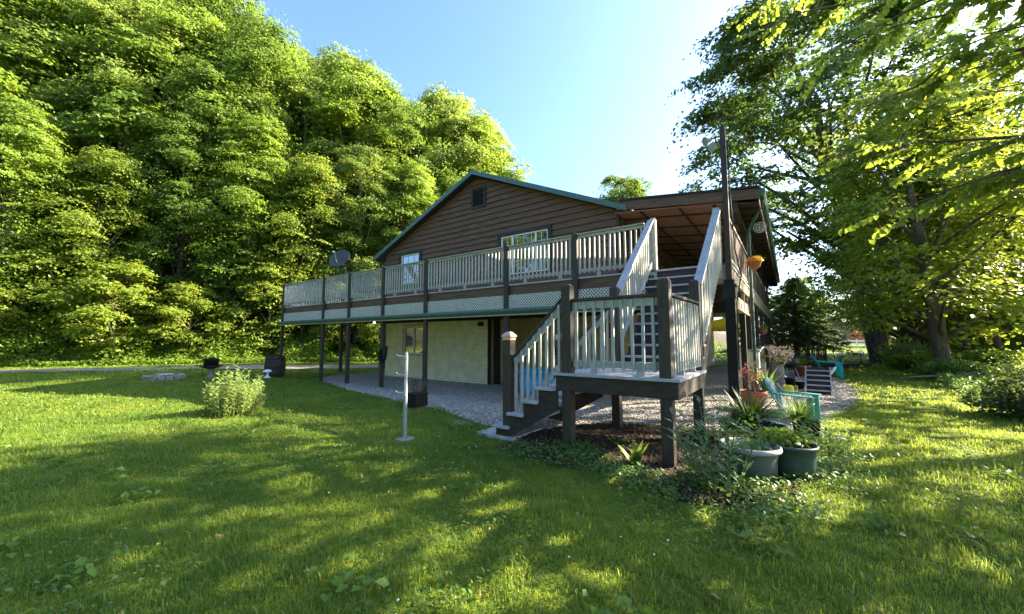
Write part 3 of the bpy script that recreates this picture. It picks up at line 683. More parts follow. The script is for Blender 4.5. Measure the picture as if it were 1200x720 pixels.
def rail_run(A, B, hgt, n, side, cap_m, capw=.11, capt=.035, low=.11):
    """A,B: floor-line points (Vector) under the rail; side: offset vector for the balusters"""
    A = Vector(A); B = Vector(B); up = Vector((0,0,1)); s = Vector(side)
    m = MB(); m.bar(A+up*hgt, B+up*hgt, capw, capt); cp = tb_(m, 'hand_rail', M[cap_m], bevel=.004)
    m = MB(); m.bar(A+up*(hgt-.075), B+up*(hgt-.075), .035, .10); tb_(m, 'upper_rail', M['rail'], bevel=.003)
    m = MB(); m.bar(A+up*low, B+up*low, .035, .09); tb_(m, 'lower_rail', M['rail'], bevel=.003)
    d = B-A; ang = math.atan2(d.y, d.x)
    for i in range(n):
        q = A+d*((i+.5)/n)+s
        mm = MB(); k = .019
        hh = hgt-.03-(low-.07)
        o_ = link('baluster', BALS(hh), stair, q+up*(low-.07)-TL); o_.rotation_euler = (random.gauss(0,.005), random.gauss(0,.006), ang+random.gauss(0,.03))
_bc = {}
def BALS(h):
    h = round(h, 3)
    if h not in _bc: _bc[h] = unit_baluster(h)
    return _bc[h]
rail_run((FLX+.07, PY0, LZ), (FRX-.07, PY0, LZ), .985, 9, (0,-.034,0), 'post', low=.13)
rail_run((FRX+.02, PY0+.05, LZ), (-1.11, PY1-.07, LZ), .985, 12, (.034,0,0), 'post', low=.13)
m = MB(); 
for (x, y) in ((-2.1, PY0), (-1.5, PY0), (-1.15, 5.3), (-1.13, 5.9)): m.box(x-.045, x+.045, y-.02, y+.02, LZ, LZ+.09)
tb_(m, 'rail_foot', M['rail'])
# lower flight, descending towards -X
NR = 5; rise = LZ/NR; run = .245
for i in range(1, NR):
    tr_ = MB()
    x1 = LX0+.0-(i-1)*run; z = LZ-i*rise
    tr_.box(x1-run-.03, x1, LY0-.12, LY1-.12, z-.04, z)
    tb_(tr_, 'tread', M['tread'], bevel=.004)
def stringer(pts, a, b, axis): m = MB(); m.prism(pts, axis, a, b); return m
poly = [(LX0, LZ-.24)]
poly = [(LX0+.04, LZ-.05-.19), (LX0+.04, .50), (LX0-NR*run+.30, -.05), (LX0-4*run-.02, -.05)]
for i in range(4, 0, -1):
    z = LZ-i*rise-.042; poly.append((LX0-i*run, z)); poly.append((LX0-(i-1)*run, z))
for a in (LY0-.07, LY1-.22):
    tb_(stringer(poly, a, a+.045, 'y'), 'stringer', M['brown'])
lo = Vector((NX+.07, 4.76, .235)); hi = Vector((FLX-.07, 4.78, LZ+.11))
rail_run((NX+.07, 4.76, .16), (FLX-.07, 4.79, LZ+.0), 1.02, 8, (0,-.034,0), 'post', low=.13)
rail_run((NX+.12, PY1-.04, .16), (-2.37-.07, PY1-.02, LZ+.0), 1.02, 8, (0,-.034,0), 'post', low=.13)
# upper flight, rising towards +Y
NU = 10; ru = (ZD-LZ)/NU; rn = (8.16-LY1)/(NU-1); UX0, UX1 = -2.28, -1.08
rs = MB()
for i in range(1, NU):
    t_ = MB(); y = LY1+(i-1)*rn-.02; z = LZ+i*ru; t_.box(UX0, UX1, y, y+rn+.03, z-.035, z); tb_(t_, 'tread', M['tread'], bevel=.004)
    rs.box(UX0+.01, UX1-.01, y+.035, y+.055, z-ru+.001, z-.037)
rs.box(UX0+.01, UX1-.01, 8.17, 8.19, ZD-ru, ZD-.037)
tb_(rs, 'riser', M['riser'])
t_ = MB(); t_.box(UX0, UX1, 8.13, 8.34, ZD-.033, ZD+.003); tb_(t_, 'top_nosing', M['tread'], bevel=.004)
sp = [(LY1-.0, LZ-.2), (LY1, LZ+ru*.5), (8.19, ZD-.04), (8.19, ZD-.42), (LY1+.25, LZ-.2)]
for a in (UX0+.02, UX1-.06): tb_(stringer(sp, a, a+.04, 'x'), 'stringer', M['brown'])
rail_run((-2.34, PY1+.07, LZ+.27), (-2.24, 8.12, ZD+.05), 1.0, 17, (-.034,0,0), 'tread', capw=.13, low=.10)
rail_run((-1.10, PY1+.07, LZ+.27), (-1.0, 8.02, ZD+.0), 1.0, 20, (.034,0,0), 'tread', capw=.13, low=.10)
for x, y, zt_ in ((-2.22, 8.19, 3.98), (-1.02, 8.08, 3.93)): stair_post(x, y, ZD-.3, zt_, .12, m_='rail')
m = MB(); m.box(-3.98, -3.28, 4.62, 5.45, -.06, .05); pad = tb_(m, 'foot_pad', M['concrete'], bevel=.02)

# ------------------------------------------------------------------ light pole by the stair
pole = empty('light_pole', (-.86, 8.14, 0), 'tall dark timber pole at the deck corner with two floodlights on top', 'light pole')
m = MB(); m.box(-.085, .085, -.085, .085, -.3, 2.55); m.build('lower_post', M['dark'], pole, bevel=.008)
m = MB(); m.box(-.048, .048, -.048, .048, 2.55, 5.5); m.build('upper_post', M['post'], pole, bevel=.006)
m = MB(); m.box(-.12, .10, -.10, .10, 2.2, 2.42); m.box(-.14, .12, -.12, .12, 2.42, 2.45); m.build('bracket_box', M['black'], pole)
m = MB(); m.tube([(.10,-.08,.9),(.11,-.09,2.1),(.2,-.1,2.6),(.12,-.08,3.1),(.08,-.07,4.2),(.08,-.07,5.2)], .012, 6); m.build('cable', M['black'], pole)
for (dx, dz, az) in ((-.26, .02, R(200)), (-.16, -.14, R(250))):
    a = MB(); a.tube([(-.06,0,5.35),(-.12,-.01,5.32),(dx+.04,-.02,5.30+dz)], .014, 6); f = a.build('floodlight', M['black'], pole)
    l_ = MB(); d = Vector((math.cos(az), math.sin(az)-.3, -.35)).normalized(); c = Vector((dx, -.03, 5.28+dz)); u_ = d.orthogonal().normalized(); w2 = d.cross(u_); rg = []
    for (r_, t) in ((.02,-.09),(.035,-.07),(.05,-.02),(.085,.05),(.085,.06),(.07,.055)):
        rg.append([c+d*t+(u_*math.cos(k*math.pi/8)+w2*math.sin(k*math.pi/8))*r_ for k in range(16)])
    l_.quadset([p_ for q_ in rg for p_ in q_], [(i*16+k, i*16+(k+1)%16, (i+1)*16+(k+1)%16, (i+1)*16+k) for i in range(5) for k in range(16)], True)
    l_.quadset([c+d*.055+(u_*math.cos(k*math.pi/8)+w2*math.sin(k*math.pi/8))*.07 for k in range(16)], [tuple(range(16))]); l_.build('lamp_head', M['steel'], f)

# ------------------------------------------------------------------ things on and around the deck
def G(x, y, dz=0): return (x, y, gzf(x, y)+dz)
t = empty('satellite_dish', (-15.3, 9.3, ZD), 'dark grey satellite dish on a bent arm at the left end of the deck', 'satellite dish')
m = MB(); m.tube([(0,0,0),(0,0,1.2),(.05,-.1,1.45),(.15,-.2,1.62)], .03, 8); m.build('mast', M['steel'], t)
m = MB(); c = Vector((.1,-.38,1.92)); d = Vector((.35,-.72,.45)).normalized(); u_ = d.orthogonal().normalized(); w2 = d.cross(u_); vsx = []
for r_ in (0, .12, .24, .34, .42, .45):
    vsx += [c+d*(r_*r_*.55)+(u_*math.cos(k*math.pi/14)+w2*math.sin(k*math.pi/14))*max(r_,.001) for k in range(28)]
m.quadset(vsx, [(i*28+k, i*28+(k+1)%28, (i+1)*28+(k+1)%28, (i+1)*28+k) for i in range(5) for k in range(28)], True)
o_ = m.build('reflector', M['dish'], t); so_ = o_.modifiers.new('s', 'SOLIDIFY'); so_.thickness = .015
m = MB(); e_ = c+d*.55-Vector((0,0,.05)); m.tube([(.15,-.2,1.55), (.1,-.45,1.5), e_], .014, 6); m.box(e_.x-.04, e_.x+.04, e_.y-.07, e_.y+.04, e_.z-.03, e_.z+.04); m.build('feed_arm', M['steel'], t)

t = empty('hose_reel', (-10.98, 8.02, .72), 'black coiled hose hanging on a deck post', 'hose')
for k in range(7):
    m = MB(); r_ = .17+.015*(k % 3); a0 = k*.8
    m.tube([(.12+r_*math.cos(a)*.8, -.02-.02*k+.01*math.sin(3*a), .25+(r_+.05)*math.sin(a)-.01*k) for a in np.linspace(a0, a0+6.28, 18)], .017, 6, cap=False); m.build('hose_loop', M['black'], t)
m = MB(); m.box(.06, .2, -.02, .06, .35, .52); m.build('hanger', M['black'], t)
m = MB(); m.tube([(.0,-.1,.02),(-.03,-.12,-.1),(-.06,-.1,-.16)], .014, 6); m.build('hose_end', M['black'], t)

t = empty('wall_lamp', (-9.05, 10.80, 2.0), 'small black lamp on the cream block wall', 'lamp')
m = MB(); m.box(-.05,.05,-.02,.03,-.07,.07); m.build('back_plate', M['black'], t)
m = MB(); m.lathe([(.02,.08),(.05,.06),(.09,-.06),(.085,-.06),(.0,.04)], (0,-.13,0), 14); m.tube([(0,0,.05),(0,-.08,.1),(0,-.13,.08)], .012, 6); m.build('lamp_shade', M['black'], t)
t = empty('ceiling_bulb', (-13.3, 9.3, 2.20), 'lit bare bulb under the deck beside the cream wall', 'bulb')
m = MB(); m.lathe([(.03,0),(.035,-.04),(.02,-.05)], (0,0,0), 12); m.build('socket', M['white'], t)
m = MB(); m.lathe([(.015,-.05),(.027,-.075),(.032,-.095),(.026,-.115),(.0,-.125)], (0,0,0), 16); m.build('bulb', M['bulb'], t)

M['pale_metal'] = mat('pale_metal', (.5,.48,.42), .5, .25, 15)
t = empty('metal_pole', G(-4.64, 3.81), 'pale metal pole with small side hooks standing on the lawn', 'pole')
m = MB(); m.tube([(0,0,-.1),(0,0,.62)], .029, 14); m.build('lower_tube', M['steel'], t)
m = MB(); m.tube([(0,0,.62),(0,0,1.22),(0,0,1.25),(0,0,1.265)], [.025,.025,.02,.005], 14); m.build('upper_tube', M['pale_metal'], t)
for z in (.655,.92,1.19):
    m = MB(); m.tube([(0,0,z),(-.10,-.065,z+.01),(-.125,-.085,z+.035)], .011, 6); m.build('hook', M['pale_metal'], t)
m = MB(); m.lathe([(.0,.02),(.10,.02),(.14,.01),(.15,-.04)], (0,0,0), 14, False); m.build('concrete_base', M['stone'], t)

# potted things: generic builders
def leafy_clump(P0, n, r_, h, size, m_, seed, up=.6):
    r = np.random.default_rng(seed); P = r.normal(0, 1, (n,3)); P /= np.linalg.norm(P, axis=1, keepdims=True)+1e-6; P *= r.random((n,1))**.4
    P = P*np.array([r_, r_, h/2])+np.array(P0)+np.array([0,0,h/2]); N_ = r.normal(0, .6, (n,3))+np.array([0,0,up]); V_, F_ = leaf_quads(P, N_, size*r.uniform(.6,1.3,n)); return V_, F_
def strappy(P0, n, length, width, seed, spread=.9, lift=1.0):
    """arching strap leaves from one crown"""
    r = np.random.default_rng(seed); V_ = []; F_ = []
    for i in range(n):
        a = r.uniform(0, 6.28); l = length*r.uniform(.6,1.15); o_ = np.array(P0)+np.array([r.normal(0,.04), r.normal(0,.04), 0]); d = np.array([math.cos(a), math.sin(a), 0]); s = np.array([-d[1], d[0], 0]); tilt = r.uniform(.15, spread)
        b = len(V_)
        for k in range(5):
            t_ = k/4; p = o_+d*l*(tilt*t_+.25*t_*t_)+np.array([0,0,l*lift*(t_*(1-.25*tilt)-.55*tilt*t_*t_)]); ww = width*(1-t_**2)*.5+.001
            V_ += [p-s*ww, p+s*ww]
            if k: F_.append((b+2*k-2, b+2*k-1, b+2*k+1, b+2*k))
    return np.array(V_), np.array(F_)
def stems(P0, n, h, spread, leaf, per, seed, width=.3, stem_r=.004, basef=.45, tipf=.7):
    """upright leafy stems with lanceolate leaves; returns leaf arrays and a stem builder"""
    r = np.random.default_rng(seed); P = []; N_ = []; T_ = []; mb = MB()
    for i in range(n):
        a = r.uniform(0, 6.28); rr = spread*r.random()**.5; b = np.array(P0)+np.array([math.cos(a)*rr*basef, math.sin(a)*rr*basef, 0]); tip = b+np.array([math.cos(a)*rr*tipf+r.normal(0,.05), math.sin(a)*rr*tipf+r.normal(0,.05), h*r.uniform(.45,1.05)*(1-.45*rr/spread*(tipf<.3))])
        mid = (b+tip)/2+np.array([r.normal(0,.02), r.normal(0,.02), .05*h]); mb.tube([b, mid, tip], [stem_r, stem_r*.8, stem_r*.4], 4, cap=False)
        for k in range(per):
            t_ = (k+.5)/per*.9+.1; p = b*(1-t_)**2+2*mid*t_*(1-t_)+tip*t_*t_; an = k*2.4+i; d = np.array([math.cos(an), math.sin(an), .55]); P.append(p+d*leaf*.45); T_.append(d); N_.append(np.array([-d[0]*.5, -d[1]*.5, 1.]))
    P = np.array(P); V_, F_ = leaf_quads(P, np.array(N_), leaf*r.uniform(.6,1.2,len(P)), aspect=width, fold=.06, tang=np.array(T_)); return V_, F_, mb
def pot_mesh(prof, m_, parent, name='pot'):
    mb = MB(); mb.lathe(prof, (0,0,0), 28); return mb.build(name, M[m_], parent)
def soil_disc(r_, z, parent):
    mb = MB(); vsx = [(0,0,z+.02)]+[(r_*math.cos(k*.3927)*1., r_*math.sin(k*.3927), z) for k in range(16)]; mb.quadset(vsx, [(0,1+k,1+(k+1)%16) for k in range(16)]); return mb.build('potting_soil', M['soil'], parent)

t = empty('potted_plant', G(-.40, 4.88), 'large grey-green plastic tub with a chalky white rim behind the tall weed', 'planter'); t.scale = (.9,.9,.82)
pot_mesh([(.0,.0),(.25,.0),(.256,.12),(.262,.13),(.268,.26),(.27,.27),(.28,.37)], 'pot_grey', t)
pot_mesh([(.28,.365),(.315,.37),(.32,.385),(.315,.425),(.30,.43),(.285,.40),(.27,.33)], 'pot_rim', t, 'rim'); soil_disc(.27, .33, t)
V_, F_ = leafy_clump((0,0,.33), 120, .22, .16, .06, 0, 3); link('foliage', np_mesh('foliage', V_, F_, M['leaf_bed']), t)
t = empty('potted_plant', G(-.04, 5.2), 'tall ribbed dark green round pot beside the white-rimmed tub', 'planter'); t.scale = (.92,.92,.78)
pot_mesh([(.0,.0),(.205,.0),(.212,.14),(.218,.15),(.222,.27),(.226,.28),(.232,.40),(.25,.405),(.255,.44),(.24,.445),(.228,.41),(.225,.38)], 'pot_green', t); soil_disc(.225, .39, t)
V_, F_ = leafy_clump((-.1,.05,.38), 420, .30, .22, .075, 0, 4); link('foliage', np_mesh('foliage', V_, F_, M['leaf_weed']), t)
V_, F_, sb_ = stems((.05,.05,.4), 9, .30, .2, .07, 6, 8); link('seedlings', np_mesh('seedlings', V_, F_, M['leaf_weed']), t)
t = empty('potted_plant', G(-.42, 6.6), 'wide low dark blue bowl overflowing with strappy leaves', 'planter')
pot_mesh([(.0,.02),(.2,.02),(.29,.16),(.32,.24),(.335,.24),(.33,.26),(.30,.24),(.28,.18)], 'teal_dark', t, 'bowl'); soil_disc(.29, .2, t)
V_, F_ = strappy((-.12,.1,.2), 190, .62, .034, 11); link('strappy_leaves', np_mesh('strappy_leaves', V_, F_, M['leaf_dark']), t)
V_, F_ = leafy_clump((-.25,-.1,.12), 260, .26, .2, .06, 0, 5); link('foliage', np_mesh('foliage', V_, F_, M['leaf_bed']), t)
t = empty('potted_plant', G(.13, 7.15), 'black nursery pot with fine arching grassy leaves in front of the near chair', 'planter'); t.scale = (.85,.85,.8)
mb = MB(); mb.quadset([(-.15,-.15,0),(.15,-.15,0),(.15,.15,0),(-.15,.15,0),(-.19,-.19,.34),(.19,-.19,.34),(.19,.19,.34),(-.19,.19,.34),(-.17,-.17,.34),(.17,-.17,.34),(.17,.17,.34),(-.17,.17,.34),(-.165,-.165,.29),(.165,-.165,.29),(.165,.165,.29),(-.165,.165,.29)],
  [(0,3,2,1),(0,1,5,4),(1,2,6,5),(2,3,7,6),(3,0,4,7),(4,5,9,8),(5,6,10,9),(6,7,11,10),(7,4,8,11),(8,9,13,12),(9,10,14,13),(10,11,15,14),(11,8,12,15),(12,13,14,15)]); mb.build('pot', M['black'], t)
V_, F_ = strappy((-.1,0,.3), 300, .62, .018, 12, 1.3); link('grassy_leaves', np_mesh('grassy_leaves', V_, F_, M['leaf_bed']), t)
t = empty('potted_plant', G(-.70, 9.7), 'terracotta pot with bare reddish twigs beside the dark pole', 'planter')
pot_mesh([(.0,.0),(.15,.0),(.235,.30),(.265,.30),(.27,.37),(.25,.375),(.24,.34)], 'terra', t); soil_disc(.24, .33, t)
mb = MB(); rd = random.Random(4)
for i in range(16):
    a = rd.uniform(0, 6.28); p0 = Vector((rd.gauss(0,.05), rd.gauss(0,.05), .33)); p1 = p0+Vector((math.cos(a)*.16, math.sin(a)*.16, rd.uniform(.3,.55))); mb.tube([p0, p0.lerp(p1,.5)+Vector((rd.gauss(0,.03),rd.gauss(0,.03),0)), p1], [.007,.005,.003], 4)
    for k in range(3): q = p0.lerp(p1, rd.uniform(.3,.9)); mb.tube([q, q+Vector((rd.gauss(0,.09), rd.gauss(0,.09), rd.uniform(.05,.2)))], [.003,.001], 4)
M['twig'] = mat('twig', (.16,.06,.05), .8); mb.build('twigs', M['twig'], t)
V_, F_ = leafy_clump((0,0,.45), 150, .26, .55, .06, 0, 15); M['leaf_red'] = leafmat('leaf_red', (.10,.03,.03), (.22,.08,.05), (.3,.1,.05)); link('red_leaves', np_mesh('red_leaves', V_, F_, M['leaf_red']), t)
t = empty('potted_plant', G(.32, 19.0), 'bright terracotta pot of grassy leaves beside the far chair', 'planter')
pot_mesh([(.0,.0),(.2,.0),(.27,.36),(.30,.36),(.305,.44),(.28,.44),(.27,.4)], 'terra', t); V_, F_ = strappy((0,0,.4), 60, .6, .03, 14, .8); link('strappy_leaves', np_mesh('strappy_leaves', V_, F_, M['leaf_weed']), t)
t = empty('potted_plant', G(-.38, 13.9), 'pale stone urn heaped with pink and cream flowers beside the cream piers', 'planter'); t.scale = (.85,.85,.95)
pot_mesh([(.0,.0),(.20,.0),(.22,.04),(.17,.1),(.2,.2),(.24,.42),(.25,.6),(.22,.7),(.26,.74),(.28,.78),(.25,.78)], 'stone', t, 'urn')
V_, F_ = leafy_clump((0,0,.7), 300, .5, .5, .10, 0, 21); link('foliage', np_mesh('foliage', V_, F_, M['leaf_weed']), t)
V_, F_ = leafy_clump((0.05,-.1,.8), 500, .52, .55, .085, 0, 22, .2); link('blooms', np_mesh('blooms', V_, F_, M['flower']), t)
t = empty('leafy_plant', G(-.55, 12.0), 'broad-leaved green plant against the nearest cream pier', 'plant'); t.scale = (.6,.6,.85)
V_, F_ = strappy((0,0,0), 34, 1.0, .12, 31, .5, 1.05); link('broad_leaves', np_mesh('broad_leaves', V_, F_, M['leaf_bed']), t)
for (x, y, s) in ((-.05,14.7,1.), (.18,14.2,.8)):
    t = empty('plant_pot', G(x, y), 'small empty black nursery pot by the flower urn, '+('the larger' if s == 1 else 'the smaller')+' of two', 'pot', 'small black nursery pots by the urn'); t.scale = (s,s,s)
    pot_mesh([(.0,.0),(.11,.0),(.15,.26),(.165,.26),(.165,.29),(.14,.29),(.10,.05),(0,.05)], 'black', t)
t = empty('watering_can', G(-.08, 12.6), 'small yellow plastic watering can on the gravel', 'watering can')
pot_mesh([(.0,.0),(.10,.0),(.11,.03),(.105,.2),(.08,.25),(.05,.26),(.05,.24)], 'yellow', t, 'body')
mb = MB(); mb.tube([(.08,0,.22),(.17,0,.25),(.18,0,.12),(.10,0,.05)], .013, 6); mb.build('handle', M['yellow'], t); mb = MB(); mb.tube([(-.09,0,.08),(-.2,0,.2),(-.26,0,.28)], [.02,.015,.02], 8); mb.build('spout', M['yellow'], t)

t = empty('weed_clump', G(-.72, 6.1), 'loose green weedy clump between the landing post and the white-rimmed tub', 'weed')
V_, F_, mb = stems((0,0,0), 22, .5, .34, .10, 9, 71, .35, .004); link('leaves', np_mesh('leaves', V_, F_, M['leaf_bed']), t); mb.build('stems', M['leaf_bed'], t)
t = empty('weed_clump', G(.32, 6.3), 'loose green weedy clump on the lawn side of the black nursery pot', 'weed')
V_, F_, mb = stems((0,0,0), 20, .42, .36, .09, 9, 72, .4, .004); link('leaves', np_mesh('leaves', V_, F_, M['leaf_bed']), t); mb.build('stems', M['leaf_bed'], t)
# tall weed, dock plant, lawn shrub
t = empty('milkweed', G(-.62, 4.22), 'tall silvery weed with upright narrow-leaved stems in front of the white-rimmed tub', 'weed')
V_, F_, mb = stems((0,0,0), 26, .84, .40, .13, 14, 41, .30, .006); link('leaves', np_mesh('leaves', V_, F_, M['leaf_pale2'] if 'leaf_pale2' in M else leafmat('leaf_silver', (.06,.11,.05), (.16,.22,.11), (.25,.34,.08), .35, 3)), t); mb.build('stems', M['leaf_bed'], t)
t = empty('dock_plant', G(-1.52, 4.62), 'upright broad-leaved dock plant in the mulch by the landing post', 'plant')
V_, F_ = strappy((0,0,0), 14, .34, .075, 43, .45, 1.0); link('leaves', np_mesh('leaves', V_, F_, M['leaf_weed']), t)
t = empty('lawn_shrub', G(-8.95, 3.15), 'loose pale sunlit shrub standing alone on the lawn', 'shrub')
V_, F_, mb = stems((0,0,0), 130, 1.12, .52, .10, 17, 44, .4, .004, .85, .12); link('foliage', np_mesh('foliage', V_, F_, M['leaf_pale']), t); mb.build('stems', M['leaf_pale'], t)
t = empty('planter_box', G(-6.63, 5.75), 'small dark square planter with a flowering plant at the gravel edge', 'planter'); t.scale = (.78,)*3
mb = MB(); mb.box(-.2,.2,-.2,.2,0,.36); 
for k in (-.2,-.07,.06,.19): mb.box(k-.01,k+.015,-.215,-.2,0,.36); mb.box(.2,.215,k-.01,k+.015,0,.36)
mb.box(-.225,.225,-.225,.225,.36,.385); mb.build('box', M['dark'], t)
V_, F_, mb = stems((0,0,.36), 30, .42, .24, .05, 9, 45, .4); link('foliage', np_mesh('foliage', V_, F_, M['leaf_pale']), t); mb.build('stems', M['twig'], t)
V_, F_ = leafy_clump((-.05,0,.58), 60, .15, .2, .05, 0, 46, 0); link('blooms', np_mesh('blooms', V_, F_, M['leaf_red']), t)
# barrel, urn on pedestal, ring, mushroom
t = empty('barrel_planter', G(-17.5, 7.55), 'dark weathered wooden barrel at the far left deck post', 'barrel')
mb = MB(); mb.lathe([(.0,.0),(.33,.0),(.38,.2),(.385,.45),(.37,.7),(.345,.9),(.31,.9),(.31,.82),(0,.82)], (0,0,0), 18, False); mb.build('staves', M['brown'], t)
for z in (.12,.45,.78):
    mb = MB(); r_ = .345+.045*math.sin(z/.9*3.14); mb.lathe([(r_+.012,z-.025),(r_+.016,z),(r_+.012,z+.025),(r_-.01,z+.025),(r_-.01,z-.025)], (0,0,0), 24); mb.build('hoop', M['black'], t)
mb = MB(); mb.tube([(.1,0,.85),(.05,.05,1.15),(.18,.1,1.3)], [.03,.025,.02], 7); mb.build('pump_spout', M['black'], t)
t = empty('urn_planter', G(-18.0, 5.5), 'black tub of grass on a wide dish and pale pedestal on the lawn', 'planter')
pot_mesh([(.0,.0),(.17,.0),(.18,.04),(.09,.1),(.075,.28),(.12,.34)], 'stone', t, 'pedestal'); pot_mesh([(.08,.34),(.22,.37),(.36,.42),(.38,.46),(.36,.455),(.0,.40)], 'black', t, 'dish')
pot_mesh([(.0,.42),(.22,.42),(.24,.70),(.25,.71),(.22,.71),(.21,.66),(0,.66)], 'black', t, 'pot')
V_, F_ = strappy((0,0,.66), 160, .15, .012, 47, .9); V_[:,0] *= 1; 
Vs = []; Fs = []
for k in range(12):
    a = k*.55; v2, f2 = strappy((.16*math.cos(a)*((k%3)/2), .16*math.sin(a)*((k%3)/2), .66), 18, .17, .012, 60+k, .7); Fs.append(f2+sum(len(v) for v in Vs)); Vs.append(v2)
link('grass_tuft', np_mesh('grass_tuft', np.concatenate(Vs), np.concatenate(Fs), M['leaf_dark']), t)
t = empty('fire_pit_ring', G(-18.6, 4.3), 'low round stone ring with a pale slab on it, flat on the lawn', 'fire pit')
for k in range(16):
    a = k*math.pi/8; mb = MB(); m4 = Matrix.Rotation(a, 4, 'Z') @ Matrix.Translation((.5,0,0)); mb.box(-.11,.11,-.105,.105,-.02,.13+.02*(k%3), m4); mb.build('stone', M['stone'], t, bevel=.02)
mb = MB(); mb.box(-.28,.28,-.22,.22,.15,.2); mb.build('slab', M['concrete'], t, bevel=.01)
t = empty('mushroom_ornament', G(-16.6, 6.9), 'small white mushroom-shaped lawn ornament by the barrel', 'ornament')
pot_mesh([(0,0),(.13,0),(.12,.04),(.05,.1),(.045,.2),(.08,.24)], 'white', t, 'stem'); pot_mesh([(.02,.23),(.16,.24),(.15,.28),(.09,.33),(0,.345)], 'white', t, 'cap')
t = empty('shepherds_hooks', G(-19.2, 5.6), 'pair of thin wire plant stakes on the lawn beside the stone ring', 'plant stake')
for dx in (0, .35):
    mb = MB(); mb.tube([(dx,dx*.4,0),(dx,dx*.4,.62),(dx+.05,dx*.4,.7),(dx+.1,dx*.4,.62)], .009, 5); mb.build('stake', M['black'], t)
# pool in the bay
t = empty('wading_pool', G(-6.15, 10.15), 'bright blue round plastic wading pool stored under the deck', 'wading pool')
pot_mesh([(0,.02),(.60,.02),(.64,.06),(.66,.20),(.655,.22),(.68,.42),(.675,.44),(.70,.62),(.75,.64),(.755,.67),(.70,.68),(.66,.60),(.61,.10),(0,.09)], 'blue_pool', t, 'pool_shell')
t = empty('yellow_awning', (-1.75, 12.6, 1.95), 'bright yellow cloth slung under the deck beyond the stair', 'awning')
mb = MB(); vsx = []; 
for i in range(9):
    for j in range(7): x = -1+i*.25; y = -1+j*.33; vsx.append((x*.55, y, .12*(x*x)+.05*math.sin(j*1.7)-.22*(j/6)))
mb.quadset(vsx, [(i*7+j,i*7+j+1,(i+1)*7+j+1,(i+1)*7+j) for i in range(8) for j in range(6)], True); o_ = mb.build('cloth', M['yellow'], t); so_ = o_.modifiers.new('s','SOLIDIFY'); so_.thickness = .01
mb = MB(); mb.tube([(-.55,-1,.13),(.55,-1,.13)], .015, 6); mb.tube([(-.55,-1,.13),(-.55,-1,.4)], .008, 5); mb.tube([(.55,-1,.13),(.55,-1,.4)], .008, 5); mb.build('rod', M['steel'], t)

# adirondack chairs
def adirondack(loc, rz, mt, label, sc_=1.0, back_m=None):
    t = empty('adirondack_chair', loc, label, 'chair', None, rz); t.scale = (sc_,)*3
    # faces +x; seat slopes down to the back
    m = MB()
    for k in range(6): a = k/5; x = .30-.50*a; z = .37-.13*a; m4 = Matrix.Translation((x,0,z)) @ Matrix.Rotation(-.25, 4, 'Y'); m.box(-.042,.042,-.27,.27,-.011,.011, m4)
    m.build('seat', M[mt], t)
    m = MB()
    for k in range(7):
        y = -.24+k*.08; top = .98-.9*(y*y)*1.9; z0 = .2; ang = R(27)
        p0 = Vector((-.16, y, .2)); p1 = p0+Vector((-math.sin(ang), y*.25, math.cos(ang)))*(top-.2)
        m.bar(p0, p1, .072, .02, (1,0,.5))
    m.bar((-.33,-.28,.5), (-.33,.28,.5), .02, .07, (1,0,.5)); m.bar((-.47,-.24,.78), (-.47,.24,.78), .02, .06, (1,0,.5)); m.build('backrest', M[back_m or mt], t)
    for s in (-1,1):
        m = MB(); m.quadset([(.42,s*.36-.075,.545),(.42,s*.36+.075,.545),(-.40,s*.30+.045,.575),(-.40,s*.30-.045,.575),(.42,s*.36-.075,.57),(.42,s*.36+.075,.57),(-.40,s*.30+.045,.60),(-.40,s*.30-.045,.60)], [(0,3,2,1),(4,5,6,7),(0,1,5,4),(1,2,6,5),(2,3,7,6),(3,0,4,7)]); m.build('armrest', M[mt], t)
        m = MB(); m.bar((.36,s*.30,0), (.34,s*.30,.545), .03, .11, (1,0,0)); m.build('leg', M[mt], t)
        m = MB(); m.bar((.34,s*.265,.33), (-.58,s*.265,.03), .03, .12, (0,0,1)); m.build('leg', M[mt], t)
    return t
adirondack(G(.0, 8.75), R(-12), 'teal', 'weathered teal adirondack chair with shade put into the colour of its back towards the house, near the pots', .82, 'teal_dark')  # darker back material paints the shade on the same teal chair
adirondack(G(1.15, 19.6), R(5), 'turquoise', 'bright turquoise adirondack chair farther back on the gravel edge', 1.02)
# step stand
t = empty('step_stand', G(.55, 13.1), 'weathered grey wooden slatted steps on the gravel before the far turquoise chair', 'steps', None, R(-3))
for k in range(5):
    m = MB(); m.box(-.25,.25,-.02+k*.17,.15+k*.17,.09+k*.12,.12+k*.12); m.build('step_board', M['grey_wood'], t, bevel=.004); m = MB(); m.box(-.25,.25,.145+k*.17,.155+k*.17,.0,.205+k*.12-.02); m.build('riser_board', M['riser'], t)  # dark riser boards put the shading between the treads into colour
for s in (-1,1):
    m = MB(); m.bar((s*.27,-.08,.02), (s*.27,.86,.66), .03, .09, (0,0,1)); m.build('side_rail', M['grey_wood'], t)
    m = MB(); m.bar((s*.27,.82,0), (s*.27,.82,.62), .035, .05, (0,1,0)); m.build('leg', M['grey_wood'], t)
t = empty('hammock_frame', G(.35, 16.0), 'curved pale metal tube frame lying low behind the grey steps', 'frame', None, R(35))
m = MB(); m.tube([(-1.0,0,.62),(-.85,0,.40),(-.6,0,.18),(-.3,0,.08),(0,0,.06),(.3,0,.08),(.6,0,.18),(.85,0,.36),(1.0,0,.55)], .035, 8); m.build('curved_tube', M['white'], t)
for x in (-.4,.4): m = MB(); m.tube([(x,-.45,.03),(x,0,.07),(x,.45,.03)], .03, 7); m.build('foot_tube', M['white'], t)
